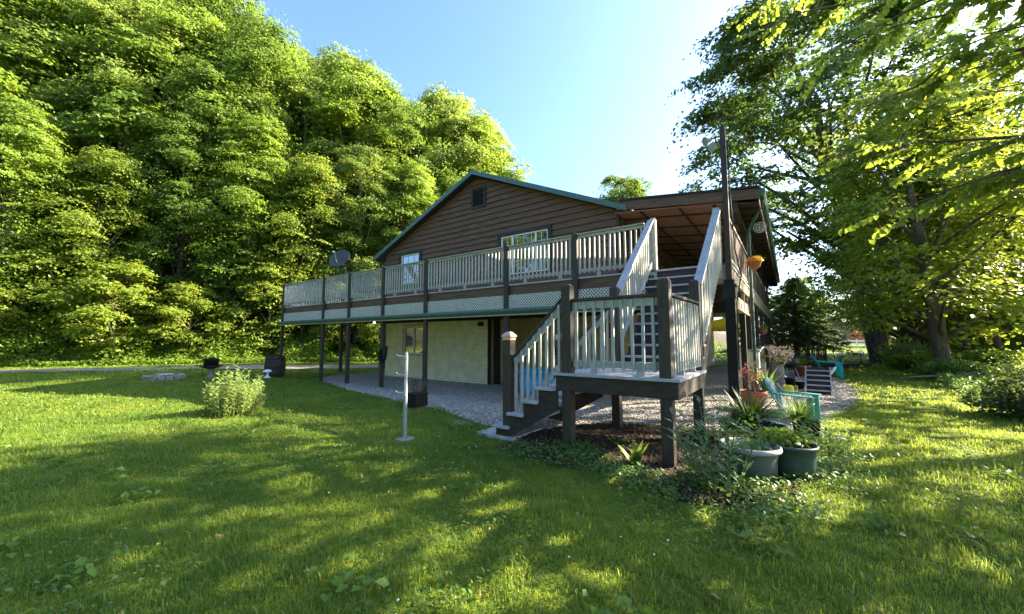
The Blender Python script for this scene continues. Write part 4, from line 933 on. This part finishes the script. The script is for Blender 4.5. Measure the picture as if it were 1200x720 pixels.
t = empty('kettle_grill', G(-.05, 17.2), 'round black kettle grill behind the flower urn', 'grill')
pot_mesh([(0,.42),(.15,.44),(.26,.52),(.29,.62),(.295,.63),(.29,.64),(.26,.75),(.15,.84),(.03,.87),(0,.9)], 'black', t, 'kettle')
for a in (0,2.09,4.19): m = MB(); m.tube([(.15*math.cos(a),.15*math.sin(a),.46),(.28*math.cos(a),.28*math.sin(a),0)], .013, 6); m.build('leg', M['steel'], t)
# hanging baskets
def basket(loc, h, m1, fm, label, n=260):
    t = empty('hanging_basket', loc, label, 'hanging basket'); t.scale = (.78,.78,1)
    pot_mesh([(0,-.02),(.08,0),(.16,.08),(.19,.17),(.2,.18),(.18,.18),(.15,.1),(0,.04)], m1, t, 'bowl')
    m = MB()
    for a in (0,2.09,4.19): m.tube([(.19*math.cos(a),.19*math.sin(a),.17),(0,0,.17+h)], .004, 4)
    m.build('chains', M['black'], t)
    if n: V_, F_ = leafy_clump((0,0,.08), n, .24, .26, .07, 0, 77); link('blooms', np_mesh('blooms', V_, F_, M[fm]), t); V_, F_ = strappy((.1,0,.15), 30, .24, .02, 5); link('foliage', np_mesh('foliage', V_, F_, M['leaf_weed']), t)
basket((-.62, 11.1, 3.16), 1.25, 'terra', 'orange_flower', 'hanging basket of orange flowers beside the porch downspout')
basket((-.75, 15.8, 1.62), .9, 'terra', 'leaf_bed', 'terracotta bowl hanging below the deck edge farther back', 60)
t = empty('wire_ornament', (-.5, 11.8, 4.22), 'round wire ornament hanging under the porch eave', 'ornament')
m = MB(); 
for r_ in (.14,.09): m.tube([(r_*math.cos(a), .6*r_*math.sin(a)*.3, r_*math.sin(a)+.14) for a in np.linspace(0,6.28,20)], .008, 5, cap=False)
for a in np.linspace(0,3.14,5)[:-1]: m.tube([(.14*math.cos(a),0,.14+.14*math.sin(a)),(-.14*math.cos(a),0,.14-.14*math.sin(a))], .005, 4)
m.build('wire_wheel', M['white'], t); m = MB(); m.tube([(0,0,.28),(0,0,.42)], .004, 4); m.build('hook', M['black'], t)
t = empty('vent_pipe', (-.62, 13.3, 1.02), 'curved black pipe rising between the cream piers', 'pipe')
m = MB(); m.tube([(-.1,-.5,.05),(-.05,-.4,.18),(0,-.1,.2),(.03,.15,.16),(.06,.3,.0),(.06,.32,-.5)], .045, 9); m.build('pipe', M['black'], t)
t = empty('white_trellis', G(-1.5, 14.2), 'pale upright post with draped cloth seen under the deck', 'post')
m = MB(); m.tube([(0,0,0),(.02,0,.8),(-.03,.02,1.5)], [.1,.07,.09], 10); m.build('cloth_wrap', M['white'], t)

# pinwheels, edging, fence, far buildings
for (x, y, h, s, lb) in ((3.19,29.3,.7,.6,'blue garden pinwheel on a stake nearest the big trunk'), (2.25,28.6,.5,.5,'smaller blue garden pinwheel to the left of the other one')):
    t = empty('garden_pinwheel', G(x, y), lb, 'pinwheel', 'blue pinwheels on the far lawn')
    m = MB(); m.tube([(0,0,0),(0,0,h)], .03, 5); m.build('stake', M['black'], t); m = MB()
    for k in range(8):
        a = k*.785; m.quadset([(0,-.03,h),(.3*s*math.cos(a),-.03,h+.3*s*math.sin(a)),(.24*s*math.cos(a+.5),-.10,h+.24*s*math.sin(a+.5))], [(0,1,2)])
    m.build('blades', M['blue_pool'], t)
t = empty('shadowed_edging', G(2.0, 26.4), 'low timber edging with its shadow put in as dark colour across the far lawn', 'edging', None, math.atan2(2.28, 2.32))
m = MB(); m.box(-1.9,1.9,-.12,.12,-.05,.2); m.build('shadow_strip', M['dark'], t, bevel=.02)  # dark box puts in the shadow band along the edging
fn = empty('picket_fence', G(-1.0, 24.4), 'dark rough paling fence under the drooping evergreen', 'fence')
A = Vector((-1.0,24.4,0)); B = Vector((2.0,33.0,0)); d = (B-A).normalized(); k = 0; s = 0
while s < 9.0:
    q = d*s; wv = .10+.08*((k*7)%3)/2; hh = 1.1+.15*math.sin(k*2.3)
    m = MB(); m.bar(q, q+Vector((.02*math.sin(k),.02,hh)), wv, .03, d.cross(Vector((0,0,1)))); m.build('pale', M['brown'], fn); s += wv+.07+.1*((k*5)%4)/3; k += 1
m = MB()
for z in (.3,.85): m.bar(Vector((0,.06,z)), d*9+Vector((0,.06,z)), .04, .07)
m.build('rail', M['brown'], fn)
t = empty('barn', G(11.3, 143), 'weathered brown gabled barn far off beyond the lawn', 'barn', None, R(35))
m = MB(); m.box(-4.2,3.2,0,14,-1,5.0); m.prism([(-4.2,5.0),(3.2,5.0),(-1.2,7.9)], 'y', 0, 14); m.build('wall', M['barn'], t)
m = MB(); m.prism([(-1.2,8.0),(-4.8,4.75),(-4.8,4.55),(-1.2,7.8)], 'y', -.4, 14.4); m.prism([(-1.2,8.0),(3.8,4.75),(3.8,4.55),(-1.2,7.8)], 'y', -.4, 14.4); m.build('roof', M['stone'], t)
m = MB(); m.box(-1.8,-.2,-.06,-.01,0,2.6); m.build('door', M['dark'], t)
t = empty('red_building', G(17.8, 159.6), 'low brick-red building behind the barn', 'building', None, R(35))
m = MB(); m.box(-5,4,0,8,-1,4.2); m.prism([(-5,4.2),(4,4.2),(-.5,6.2)], 'y', 0, 8); m.build('wall', M['barn_red'], t)
m = MB(); m.prism([(-.5,6.4),(-5.6,4.1),(-5.6,3.9),(-.5,6.2)], 'y', -.3, 8.3); m.prism([(-.5,6.4),(4.6,4.1),(4.6,3.9),(-.5,6.2)], 'y', -.3, 8.3); m.build('roof', M['stone'], t)
t = empty('white_fence', G(10, 123.9), 'low white board fence at the far edge of the lawn', 'fence', None, R(35))
m = MB(); m.box(0,16,0,.1,.9,1.25); m.box(0,16,0,.1,.25,.6); m.build('boards', M['white'], t); m = MB()
for k in range(9): m.box(k*2-.1,k*2+.1,-.05,.15,0,1.5)
m.build('fence_posts', M['white'], t)
tag(link('stepping_stone', MB().lathe([(0,.02),(.14,.018),(.17,-.02)], (0,0,0), 9, False).build('x', M['stone']).data, None, G(-4.75,5.1)), 'small flat grey stone in the grass by the gravel edge', 'stone')
bpy.data.objects.remove(bpy.data.objects['x'])

# ------------------------------------------------------------------ trees
PR = {}
# hillside kinds: crowns that reach close to the ground
PR['a'] = make_tree('a', 20, 2.0, 5.2, 44, 22, 52, .215, 'leaf_hill', 11, .26, bark='bark_pale', spray=(.95,.62,.12), droop=.4, lobe_r=.36, inner=.3)
PR['b'] = make_tree('b', 22, 4.0, 4.9, 42, 22, 52, .215, 'leaf_fresh', 12, .28, bark='bark_pale', spray=(.85,.6,.2), droop=.3, lobe_r=.34, inner=.3)
PR['c'] = make_tree('c', 17, 1.5, 4.8, 38, 22, 54, .215, 'leaf_yellow', 13, .20, lean=(.8,.3), bark='bark_pale', spray=(1.05,.65,.1), droop=.5, lobe_r=.36, inner=.25)
PR['d'] = make_tree('d', 21, 3.0, 5.4, 42, 22, 52, .205, 'leaf_oak', 14, .27, lean=(-.6,.5), bark='bark', spray=(.8,.55,.22), droop=.3, lobe_r=.33, inner=.3)
PR['u'] = make_tree('u', 7.5, .6, 3.0, 16, 18, 40, .23, 'leaf_yellow', 15, .09, bark='bark_pale', spray=(.7,.5,.1), droop=.3)
PR['e'] = make_tree('e', 18, 4.5, 6.0, 30, 14, 60, .30, 'leaf_weed', 16, .32, bark='bark', spray=(1.2,.9,.25), droop=.25)
UP = (UX, UY); VP = (.5593, .82896)
def P_uv(u, v): return (UX*u+UY*v, UY*u-UX*v)
rd = random.Random(3)
# front row along the road: v positions, kinds, heights
def ux(u, v, kind, h, label, name='broadleaf_tree', group='front row of the sunlit hillside wood', sx=1.0):
    x, y = (-0.82896*u+.5593*v, .5593*u+.82896*v); base = {'a':20,'b':22,'c':17,'d':21,'u':7.5,'e':18}[kind]
    s = h/base; place_tree(PR, kind, name, x, y, s, rd.uniform(0, 6.28), label, group, 'tree', 1.0, sx)
front = [(-38,'a',16),(-31,'c',15),(-25.5,'b',17),(-20.5,'a',15.5),(-16.8,'c',13.5),(-12.6,'d',16),(-8.6,'a',17),(-4.6,'c',15),(-.8,'b',16.5),(3.2,'a',15.5),(7.6,'d',15)]
fl = ['broadleaf tree of the roadside row, far left and mostly out of the picture','yellow-green tree of the roadside row just left of the picture edge','tall dense tree of the roadside row at the left picture edge','leafy tree with layered sprays at the far left of the lawn',
      'yellow-green tree with drooping layered sprays left of the stone ring','dark-trunked tree directly behind the stone ring','dense tree directly behind the urn planter','drooping yellow-green tree behind the far left deck corner','tall tree rising behind the satellite dish','roadside tree partly hidden by the left roof edge','roadside tree at the right end of the wood, beside the roof peak']
for (v, k, h), lb in zip(front, fl): ux(33+rd.uniform(-.8,1.2), v, k, h, lb)
mid = [(-36,'d',25.5),(-29,'b',26.7),(-24,'a',25.5),(-19,'b',26.7),(-14.6,'a',26.1),(-10,'d',26.7),(-5.8,'b',22.6),(-1.6,'a',25.5),(2.6,'d',22.6),(7.0,'b',24.4),(10.6,'a',21.5)]
for v, k, h in mid: ux(38.5+rd.uniform(-1,1), v, k, h, 'tall tree deep in the hillside wood behind the roadside row', group='second row of the hillside wood')
back = [(-44,'b',28.1),(-37,'a',29.3),(-31,'d',30.5),(-25,'b',30.5),(-19.5,'a',33),(-14,'d',32.5),(-8.6,'a',27),(-3.6,'b',28.1),(2.0,'d',24.4),(7.6,'a',25.6),(12.8,'b',23.8)]
for v, k, h in back: ux(46+rd.uniform(-1.5,1.5), v, k, h, 'crown showing at the top of the hillside wood against the sky', group='back row of the hillside wood')
far = [(-52,'a',26),(-43,'b',27),(-34,'d',27),(-25,'a',28),(-16,'b',25)]
for v, k, h in far: ux(57, v, k, h, 'highest crown at the back of the hillside wood on the left', group='crest of the hillside wood')
under = [(-27,'u',5),(-23.2,'u',6),(-19.4,'u',4.6),(-14.2,'u',6.5),(-10.6,'u',5.2),(-6.4,'u',6.8),(-2.4,'u',5.4),(1.4,'u',6.2),(5.5,'u',5.6)]
ul = ['sapling at the left picture edge beside the road','sunlit sapling beside the road, second from the left edge','low sapling beside the road left of the stone ring','taller sapling beside the road behind the stone ring','sapling beside the road behind the urn planter','bushy sapling beside the road left of the deck','sapling seen behind the left deck railing','sapling seen under the deck between its left posts','sapling beside the road behind the left wall of the house']
for (v, k, h), lb in zip(under, ul): ux(30.6+rd.uniform(-.4,.8), v, k, h, lb, 'sapling', 'saplings at the foot of the wood')

# big maple on the right lawn
PR['big'] = make_tree('big', 25, 6.5, 8.6, 46, 17, 72, .30, 'leaf_maple', 21, .50, lean=(-4.6,-3.2), bark='bark', spray=(1.6,1.0,.14), droop=.18, lobe_r=.26, twigs=260, inner=.35, filler=0)
place_tree(PR, 'big', 'maple_tree', 4.5, 32.7, 1.0, 0, 'big dark leaning maple with a rugged trunk on the right lawn beyond the turquoise chair')
# bank trees on the right
PR['bank'] = make_tree('bank', 12, 1.8, 4.1, 28, 13, 42, .22, 'leaf_yellow', 31, .25, lean=(-1.2,-.6), bark='bark', spray=(1.1,.8,.2), droop=.3, filler=.05)
PR['slim'] = make_tree('slim', 11, 2.8, 3.4, 20, 11, 42, .20, 'leaf_yellow', 32, .15, lean=(-2.2,-1.4), bark='bark', spray=(1.0,.8,.2), droop=.3, filler=.05)
bank = [('bank',4.9,22.4,1.0,'stout tree on the bank, nearest to the right of the big maple'),('slim',7.3,29.5,1.1,'slim upright tree on the bank behind the stout one'),('slim',7.9,27.6,1.0,'leaning slim tree on the sunlit bank'),
        ('slim',9.3,27.8,1.15,'leaning tree at the right picture edge on the bank'),('bank',7.5,41.5,1.1,'tree on the bank behind the big maple')]
bank += [('bank',6.0,34.5,1.05,'leafy bank tree between the big maple and the leaning trees'),('slim',14.5,42,1.3,'far slim tree on the bank'),('bank',9.5,48,1.3,'far bank tree seen under the maple crown'),('bank',13.6,54,1.4,'farthest bank tree behind the others'),('bank',19,44,1.5,'tall bank tree at the far right')]
bank += [('u',8.2,33.0,.7,'leafy young tree low on the bank between the slim trunks'),('u',11.5,35.5,.85,'bushy young tree low on the bank behind the leaning trunks'),('u',10.2,40,.9,'bushy young tree farther along the bank'),('u',14.5,37,1.0,'broad low tree behind the right-hand leaning trunk'),('u',17,33,1.0,'broad low tree on the bank at the picture edge'),
 ('u',14,46,1.1,'low tree at the back of the bank behind the stout trunk'),('u',19.5,41,1.1,'low tree at the back of the bank on the right'),('u',22,52,1.3,'low tree far back on the bank'),('u',9.0,55,1.0,'low tree beside the far end of the bank'),('u',16.5,60,1.3,'wide low tree closing the view along the bank')]
for k, x, y, s, lb in bank: place_tree(PR, k, 'bank_tree', x, y, s, rd.uniform(0,.6), lb, 'trees on the right bank')
# conifer-like drooping evergreen beyond the fence
def evergreen(name, loc, h, Rm, n, seed, label, low=.7, group=None):
    r = np.random.default_rng(seed); t = empty(name, loc, label, 'evergreen tree', group); P = []; N_ = []; T_ = []; mb = MB()
    mb.tube([(0,0,-.2),(.03,0,h*.5),(0,0,h*.97)], [.16,.1,.02], 8, cap=False)
    for i in range(n):
        z = low+(h-low)*(i/n)**1.05; a = i*2.4+r.normal(0,.2); l = Rm*(1-(z-low)/(h-low))**.75*r.uniform(.65,1.1)+.2; d = np.array([math.cos(a),math.sin(a),0]); pr2 = None
        pts = [np.array([0,0,z])+d*l*t_+np.array([0,0,-.10*l*t_-.12*l*t_*t_]) for t_ in (0,.5,1)]; mb.tube(pts, [.03,.02,.006], 4, cap=False)
        k = int(44*l); t_ = r.random(k)**.7; w_ = r.normal(0,.22,k)*l*(.35+.5*(1-t_)); s = np.array([-d[1],d[0],0])
        p = np.array([0,0,z])+d*l*t_[:,None]+s*w_[:,None]+np.stack([0*t_,0*t_,-.10*l*t_-.12*l*t_*t_-.25*np.abs(w_)-r.random(k)*.18],1); P.append(p); N_.append(r.normal(0,.4,(k,3))+np.array([0,0,1.])); T_.append(np.tile(d,(k,1))+s*np.sign(w_)[:,None]*.6+np.array([0,0,-.5]))
    P = np.concatenate(P); V_, F_ = leaf_quads(P, np.concatenate(N_), .28*r.uniform(.6,1.3,len(P)), .35, .04, np.concatenate(T_))
    link('crown', np_mesh('crown', V_, F_, M['needle']), t); mb.build('trunk', M['bark'], t); return t
evergreen('evergreen_tree', G(.3, 29.3), 5.4, 2.5, 90, 5, 'dark drooping evergreen above the rough paling fence', 1.35)
evergreen('evergreen_tree', G(-1.4, 33.5), 6.0, 3.2, 80, 6, 'taller dark evergreen just behind the house corner')
evergreen('evergreen_tree', G(3.4, 74), 6.8, 3.6, 90, 7, 'dark evergreen standing before the weathered barn')
# distant trees
for i, (x, y, s, k, lb) in enumerate([(-20.6,58.4,1.08,'e','pale green tree showing above the porch roof'),(-24.6,62,.80,'e','rounded tree top beside the one above the porch roof'),
        (2,105,.85,'e','far tree left of the barn'),(-9,98,.9,'a','far tree seen past the house corner'),(22,118,.8,'e','far tree right of the red building'),(30,112,.95,'b','tall far tree at the back of the bank'),(17,172,.9,'e','far tree behind the red building'),(38,96,1.,'a','far tree behind the bank trees'),(-2,170,1.,'e','distant tree behind the barn, left one'),
        (9,190,1.1,'e','distant tree behind the barn, right one')]):
    place_tree(PR, k, 'distant_tree', x, y, s, i*1.3, lb, 'distant trees past the house')
# trees that stand to the right of the camera and shade the lawn
PR['side'] = make_tree('side', 14, 4.5, 5.0, 16, 8, 42, .32, 'leaf_hill', 51, .30, bark='bark', spray=(1.5,1.1,.2), droop=.2, lobe_r=.30, filler=0)
SHADE = [(12.8,19,1.2),(15.5,13.0,.8)]
for i, (x, y, s) in enumerate(SHADE): place_tree(PR, 'side', 'shade_tree', x, y, s, i*1.1, 'shade tree standing on the right of the lawn outside the picture', 'shade trees on the right of the lawn')

for i, (x, y, k, h) in enumerate([(-44,-22,'a',1.0),(-36,-27,'b',.9),(-28,-24,'d',.95),(-20,-28,'e',1.),(-13,-24,'a',.9),(-5,-28,'b',1.),(2,-24,'d',.9),(10,-27,'e',1.)]): place_tree(PR, k, 'tree_behind', x, y, h, i*.9, 'tree of the row behind the photographer, seen only reflected in the windows', 'trees behind the photographer')

# near linden whose branches hang into the picture from the right
def linden():
    base = Vector(G(6.4, 7.4)); t = empty('linden_tree', base, 'near tree whose big heart-shaped leaves hang in from the top right', 'tree')
    rdl = random.Random(9); r = np.random.default_rng(9); mb = MB()
    mb.tube([(0,0,-.3),(0,0,.2),(.05,0,2.5),(0,.1,5.5),(.1,0,9.5)], [.34,.27,.22,.17,.05], 12, cap=False)
    ends = [(-.5,8.9,8.2),(-.2,8.2,7.2),(.2,7.8,5.9),(-.3,9.9,8.8),(-.1,9.4,9.6),(.6,8.6,8.0),(1.3,8.7,7.2),(2.1,8.4,6.9),(.95,7.6,6.0),(1.6,8.2,5.2),(1.0,7.2,4.75),(.75,7.5,4.2),(1.25,8.1,3.6),(1.7,7.4,3.4),(1.15,7.7,3.3),(2.2,6.9,3.25),(1.9,7.9,4.0),(2.6,7.4,4.4),(2.0,7.0,5.2),(2.8,7.8,3.8),(2.0,6.4,4.2),(2.5,6.0,4.8),(2.9,6.6,5.6),(2.4,7.6,6.0),(3.3,7.6,6.6),(1.9,8.6,8.6),(3.2,5.8,3.9),(3.4,6.2,4.4),(2.7,9.2,5.4),(2.1,9.0,4.2),(1.6,9.6,6.2),(3.6,9.4,7.2),(3.2,9.0,4.4),(2.7,7.0,3.7)]
    P = []; N_ = []; T_ = []
    for i, e_ in enumerate(ends):
        q = Vector(e_)-base; z0 = min(9, max(2.6, q.z*.72+rdl.uniform(-.3,.3))); p = Vector((.03,0,z0)); L_ = (q-p).length; bow = Vector((rdl.uniform(-.9,.9), rdl.uniform(-.9,.9), rdl.uniform(.05,.22)*L_)); wob = [Vector((rdl.gauss(0,.09), rdl.gauss(0,.09), rdl.gauss(0,.07))) for _ in range(9)]
        pts = [p.lerp(q, t_)+bow*math.sin(math.pi*t_)*(1-.3*t_)+wob[k_]*(0<k_<8) for k_, t_ in enumerate(np.linspace(0,1,9))]; mb.tube(pts, list(np.linspace(.05,.006,9)), 6, cap=False)
        for j in range(17):
            tt = rdl.uniform(.34,1.0); a = min(int(tt*8), 7); b0 = pts[a].lerp(pts[a+1], tt*8-a); d = (pts[a+1]-pts[a]).normalized(); sd2 = d.cross(Vector((0,0,1))).normalized()*rdl.choice((-1,1))
            tw = (d*rdl.uniform(.3,.9)+sd2*rdl.uniform(.4,1)+Vector((0,0,rdl.uniform(-.45,.15)))).normalized(); l = rdl.uniform(.4,.95)*(1.15-.4*tt); e2 = b0+tw*l+Vector((0,0,-.12*l)); mb.tube([b0, b0.lerp(e2,.5)+Vector((0,0,.04)), e2], [.007,.005,.002], 4, cap=False)
            n = int(28*l); 
            for k in range(n):
                s_ = (k+1)/n; q2 = b0.lerp(e2, s_); sg = 1 if k % 2 else -1; out = (tw.cross(Vector((0,0,1)))*sg*.9+tw*.5+Vector((0,0,-.55))).normalized(); P.append(q2+out*.055); T_.append(out); N_.append(Vector((0,0,.9))+out*.55+Vector(r.normal(0,.35,3)))
    P = np.array([tuple(p) for p in P]); N_ = np.array([tuple(p) for p in N_]); T_ = np.array([tuple(p) for p in T_])
    V_, F_ = heart_leaves(P, N_, r.uniform(.06,.12,len(P)), T_); link('crown', np_mesh('crown', V_, F_, M['leaf_near']), t); mb.build('trunk', M['bark'], t); print('linden leaves', len(P))
linden()

# shrubs on the right
def bush(name, x, y, rx, h, n, size, m_, label, group=None, seed=0, up=.5):
    t = empty(name, G(x, y), label, 'bush', group); r = np.random.default_rng(seed); V_all = []; F_all = []; c0 = 0; mb = MB()
    for i in range(9):
        a = i*2.4; rr = rx*.6*r.random()**.5; c = (math.cos(a)*rr, math.sin(a)*rr, 0); hh = h*r.uniform(.6,1.0); V_, F_ = leafy_clump(c, n//9, rx*.5, hh, size, 0, seed*10+i, up); V_all.append(V_); F_all.append(F_+c0); c0 += len(V_)
        mb.tube([(0,0,0),(c[0]*.6,c[1]*.6,hh*.4),(c[0],c[1],hh*.8)], [.03,.02,.008], 5, cap=False)
    link('foliage', np_mesh('foliage', np.concatenate(V_all), np.concatenate(F_all), M[m_]), t); mb.build('stems', M['bark'], t); return t
bush('juniper', 3.9, 11.6, 1.25, .95, 9000, .09, 'needle', 'low spreading dark juniper at the right picture edge', seed=1, up=.2)
for i, (x, y, rx, h, m_, lb) in enumerate([(5.2,31,1.5,1.5,'leaf_pale','pale sunlit bush right beside the big maple trunk'),(4.6,25.5,1.0,1.0,'leaf_weed','leafy bush at the foot of the stout bank tree'),(4.9,21.2,1.2,.8,'leaf_bed','low bush in front of the stout bank tree'),
     (6.6,24.6,1.4,1.3,'leaf_weed','bright green bush on the bank right of the stout tree'),(6.4,20.0,1.4,.8,'leaf_pale','low pale bush on the bank above the juniper'),(8.6,23.0,1.8,1.3,'leaf_weed','bush at the right edge of the bank'),(9,33,2.2,1.8,'leaf_yellow','yellow bush far back on the bank'),(6.5,36,1.6,2.4,'leaf_dark','dark bush behind the big maple trunk'),
     (12,30,2.5,1.6,'leaf_yellow','wide sunlit bush beyond the leaning trees')]):
    bush('bank_bush', x, y, rx, h, 3500 if y < 28 else 2500, .11 if y < 24 else .14, m_, lb, 'bushes along the right bank', 30+i)
t = empty('fallen_branch', G(4.3, 19.2), 'fallen bare branch lying in low vines on the right bank', 'branch', None, R(-20))
mb = MB(); mb.tube([(-1.2,0,.1),(-.4,.1,.22),(.5,0,.2),(1.5,.2,.08)], [.03,.05,.06,.03], 7); mb.tube([(0,0,.2),(.5,.4,.4),(.9,.7,.35)], [.03,.02,.01], 5); mb.build('limb', M['bark_pale'], t)

HOUSE0 = [(-14.8,10.7),(-.8,10.7),(-.8,27.6),(-14.8,27.6)]
# ------------------------------------------------------------------ weeds at the foot of the wood, vines, ground cover
def leaf_field(name, x, y, zlo, zhi, size, m_, label, cat, up=.7):
    n = len(x); z = gz(x, y)+rng.uniform(zlo, zhi, n) if np.isscalar(zhi) else gz(x, y)+zlo+rng.random(n)*(zhi-zlo)
    V_, F_ = leaf_quads(np.stack([x, y, z], 1), rng.normal(0, .45, (n,3))+np.array([0,0,up]), size*rng.uniform(.6,1.3,n)); return tag(link(name, np_mesh(name, V_, F_, M[m_])), label, cat, kind='stuff')
n = 90000; u = 28.2+rng.random(n)**.8*3.6; v = rng.uniform(-34, 34, n); x = UX*u+UY*v; y = UY*u-UX*v
hgt = (.3+1.5*ss(28.2,30.4,u))*(.75+.35*np.sin(v*1.3)+.25*np.sin(v*3.1+u))+1.3*ss(-14,-20,v)*ss(28.6,30,u); leaf_field('roadside_weeds', x, y, 0, np.clip(hgt,.25,3), .17, 'leaf_weed', 'bank of tall sunlit weeds between the road and the wood', 'weeds')
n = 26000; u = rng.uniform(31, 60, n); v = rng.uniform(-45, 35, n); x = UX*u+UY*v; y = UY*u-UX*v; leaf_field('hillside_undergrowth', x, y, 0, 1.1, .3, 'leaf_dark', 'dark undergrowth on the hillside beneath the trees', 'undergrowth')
BED = [(-3.2,4.2),(-2.4,3.85),(-1.9,3.9),(-1.4,3.9),(-1.0,3.6),(-.45,3.4),(.0,3.8),(.3,4.6),(.55,6),(.6,7.4),(.25,7.6),(-.3,6.4),(-.2,4.8),(-.9,4.7),(-1.0,4.2),(-1.9,4.55),(-2.3,4.9),(-3.0,4.75)]
x, y = rand_in(BED, 12000, lambda x, y: np.clip(.55+.7*np.sin(x*4.1+1)*np.sin(y*3.7), .02, 1)); x = x+rng.normal(0,.09,len(x)); y = y+rng.normal(0,.09,len(x)); leaf_field('ground_ivy', x, y, .02, .12, .045, 'leaf_bed', 'low round-leaved ground cover creeping over the mulch bed', 'ground cover', 1.2)
x, y = rand_in([(3.4,14),(5.2,15.5),(6.5,19),(5,22),(3.9,19)], 5000); leaf_field('bank_vines', x, y, .02, .35, .08, 'leaf_bed', 'tangle of low vines along the right bank', 'vines', .8)

# ------------------------------------------------------------------ grass
M['litter'] = leafmat('litter', (.09,.055,.03), (.26,.17,.08), (.3,.18,.06), .2, 2)
x, y = rand_in([(-9,.5),(-3,1.2),(4,2.5),(6,9),(3,14),(-.2,4.5),(-3.5,4.4),(-8,6)], 150); leaf_field('fallen_leaves', x, y, .03, .06, .05, 'litter', 'a few dry brown fallen leaves lying on the lawn', 'fallen leaves', 1.0)
a = rng.uniform(R(66), R(182), 60); r_ = np.sqrt(rng.uniform(4, 90, 60)); cx, cy = r_*np.cos(a), r_*np.sin(a); x = np.repeat(cx, 26)+rng.normal(0,.09,60*26); y = np.repeat(cy, 26)+rng.normal(0,.09,60*26); k = ~inpoly(x, y, GRAVEL) & ~inpoly(x, y, HOUSE0)
leaf_field('lawn_weeds', x[k], y[k], .02, .09, .075, 'leaf_weed', 'clusters of broad-leaved weeds in the lawn', 'weeds', 1.1)
M['straw'] = leafmat('straw', (.22,.18,.08), (.42,.36,.18), (.5,.42,.15), .4, 2)
HOUSE = [(-14.8,10.7),(-3.8,10.7),(-.8,10.7),(-.8,27.6),(-14.8,27.6)]
def grass_ok(x, y):
    u = UX*x+UY*y
    ok = ~inpoly(x, y, HOUSE) & ((u < 23.1) | ((u > 26.1) & (u < 29.5)))
    e1 = inpoly(x+.10*np.sin(y*7)+rng.normal(0,.10,len(x)), y+.1*np.sin(x*6)+rng.normal(0,.10,len(x)), GRAVEL); e2 = inpoly(x+rng.normal(0,.13,len(x)), y+rng.normal(0,.13,len(x)), MULCH)
    ok &= ~e1 & ~e2 & (np.hypot(x+4.64, y-3.81) > .17) & ~((np.abs(x+3.35) < .42) & (np.abs(y-5.3) < .82)) & (np.hypot(x+18.6, y-4.3) > .6)
    return ok
def blades(n, r0, r1, h, wd, power, a0=R(125.5-62), a1=R(125.5+62)):
    a = rng.uniform(a0, a1, n); r_ = np.sqrt(rng.uniform(0, 1, n)**power*(r1**2-r0**2)+r0**2); x = r_*np.cos(a); y = r_*np.sin(a)
    cl = np.sin(x*3.1+1.7*np.sin(y*2.3))*np.sin(y*2.7+1.3*np.sin(x*1.9)); cl2 = np.sin(x*9.1+2*np.sin(y*7))*np.sin(y*8.3+x)
    k = grass_ok(x, y) & (rng.random(n) < .72+.28*cl2); x, y, cl, cl2, r_ = x[k], y[k], cl[k], cl2[k], r_[k]; n = len(x)
    hh = h*rng.uniform(.45, 1.15, n)*(1+.35*cl+.25*cl2); an = rng.uniform(0, 6.28, n)+.8*cl; tilt = rng.uniform(.15, .95, n); ww = wd*rng.uniform(.7,1.3,n)
    d = np.stack([np.cos(an), np.sin(an), 0*an], 1); tw = an+rng.uniform(.9,2.2,n); s = np.stack([np.cos(tw), np.sin(tw), 0*an], 1); b = np.stack([x, y, gz(x, y)-.005], 1); up = np.array([0,0,1.])
    m_ = b+d*(hh*tilt*.30)[:,None]+up*(hh*.6)[:,None]; e_ = b+d*(hh*tilt*.95)[:,None]+up*(hh*(1-.35*tilt))[:,None]; w_ = (ww*.5)[:,None]
    V_ = np.stack([b-s*w_, b+s*w_, m_+s*w_*.8, m_-s*w_*.8, e_], 1).reshape(-1, 3); i = np.arange(n)[:,None]*5
    return V_, np.concatenate([i+np.array([[0,1,2]]), i+np.array([[0,2,3]]), i+np.array([[3,2,4]])], 1).reshape(-1, 3)
def multi(name, parts, m_, label, cat):
    Vs = []; Fs = []; c0 = 0
    for V_, F_ in parts: Vs.append(V_); Fs.append(F_+c0); c0 += len(V_)
    return tag(link(name, np_mesh(name, np.concatenate(Vs), np.concatenate(Fs), M[m_])), label, cat, kind='stuff')
multi('grass', [blades(210000, 1.6, 5.5, .058, .0045, 1.0), blades(190000, 5, 11, .062, .009, 1.0), blades(150000, 10, 26, .07, .024, 1.1), blades(50000, 24, 60, .10, .08, 1.1)], 'grass', 'uneven mown green lawn grass with sunlit patches around the house', 'grass')
multi('coarse_grass', [blades(6000, 1.7, 8, .11, .009, 1.0)], 'grass', 'scattered longer coarse grass blades standing above the lawn', 'grass')
multi('dry_grass', [blades(9000, 1.6, 9, .06, .005, 1.0)], 'straw', 'thin dry straw-coloured blades scattered in the lawn', 'dry grass')
n = 16000; a = rng.uniform(R(60), R(190), n); r_ = np.sqrt(rng.uniform(2.5, 60, n)); x = r_*np.cos(a); y = r_*np.sin(a); k = grass_ok(x, y) & (np.sin(x*2.2+3)*np.sin(y*1.9+1) > .15); leaf_field('clover_leaves', x[k], y[k], .03, .085, .035, 'leaf_bed', 'low round clover and weed leaves mixed into the lawn', 'clover', 1.4)
n = 150; a = rng.uniform(R(62), R(150), n); r_ = np.sqrt(rng.uniform(3, 90, n)); x = r_*np.cos(a); y = r_*np.sin(a); k = grass_ok(x, y)
rocks('clover_flowers', x[k], y[k], np.full(k.sum(), .008), M['clover'], 'tiny white clover flowers dotted over the lawn', 'clover flowers', .9); bpy.data.objects['clover_flowers'].location.z = .05
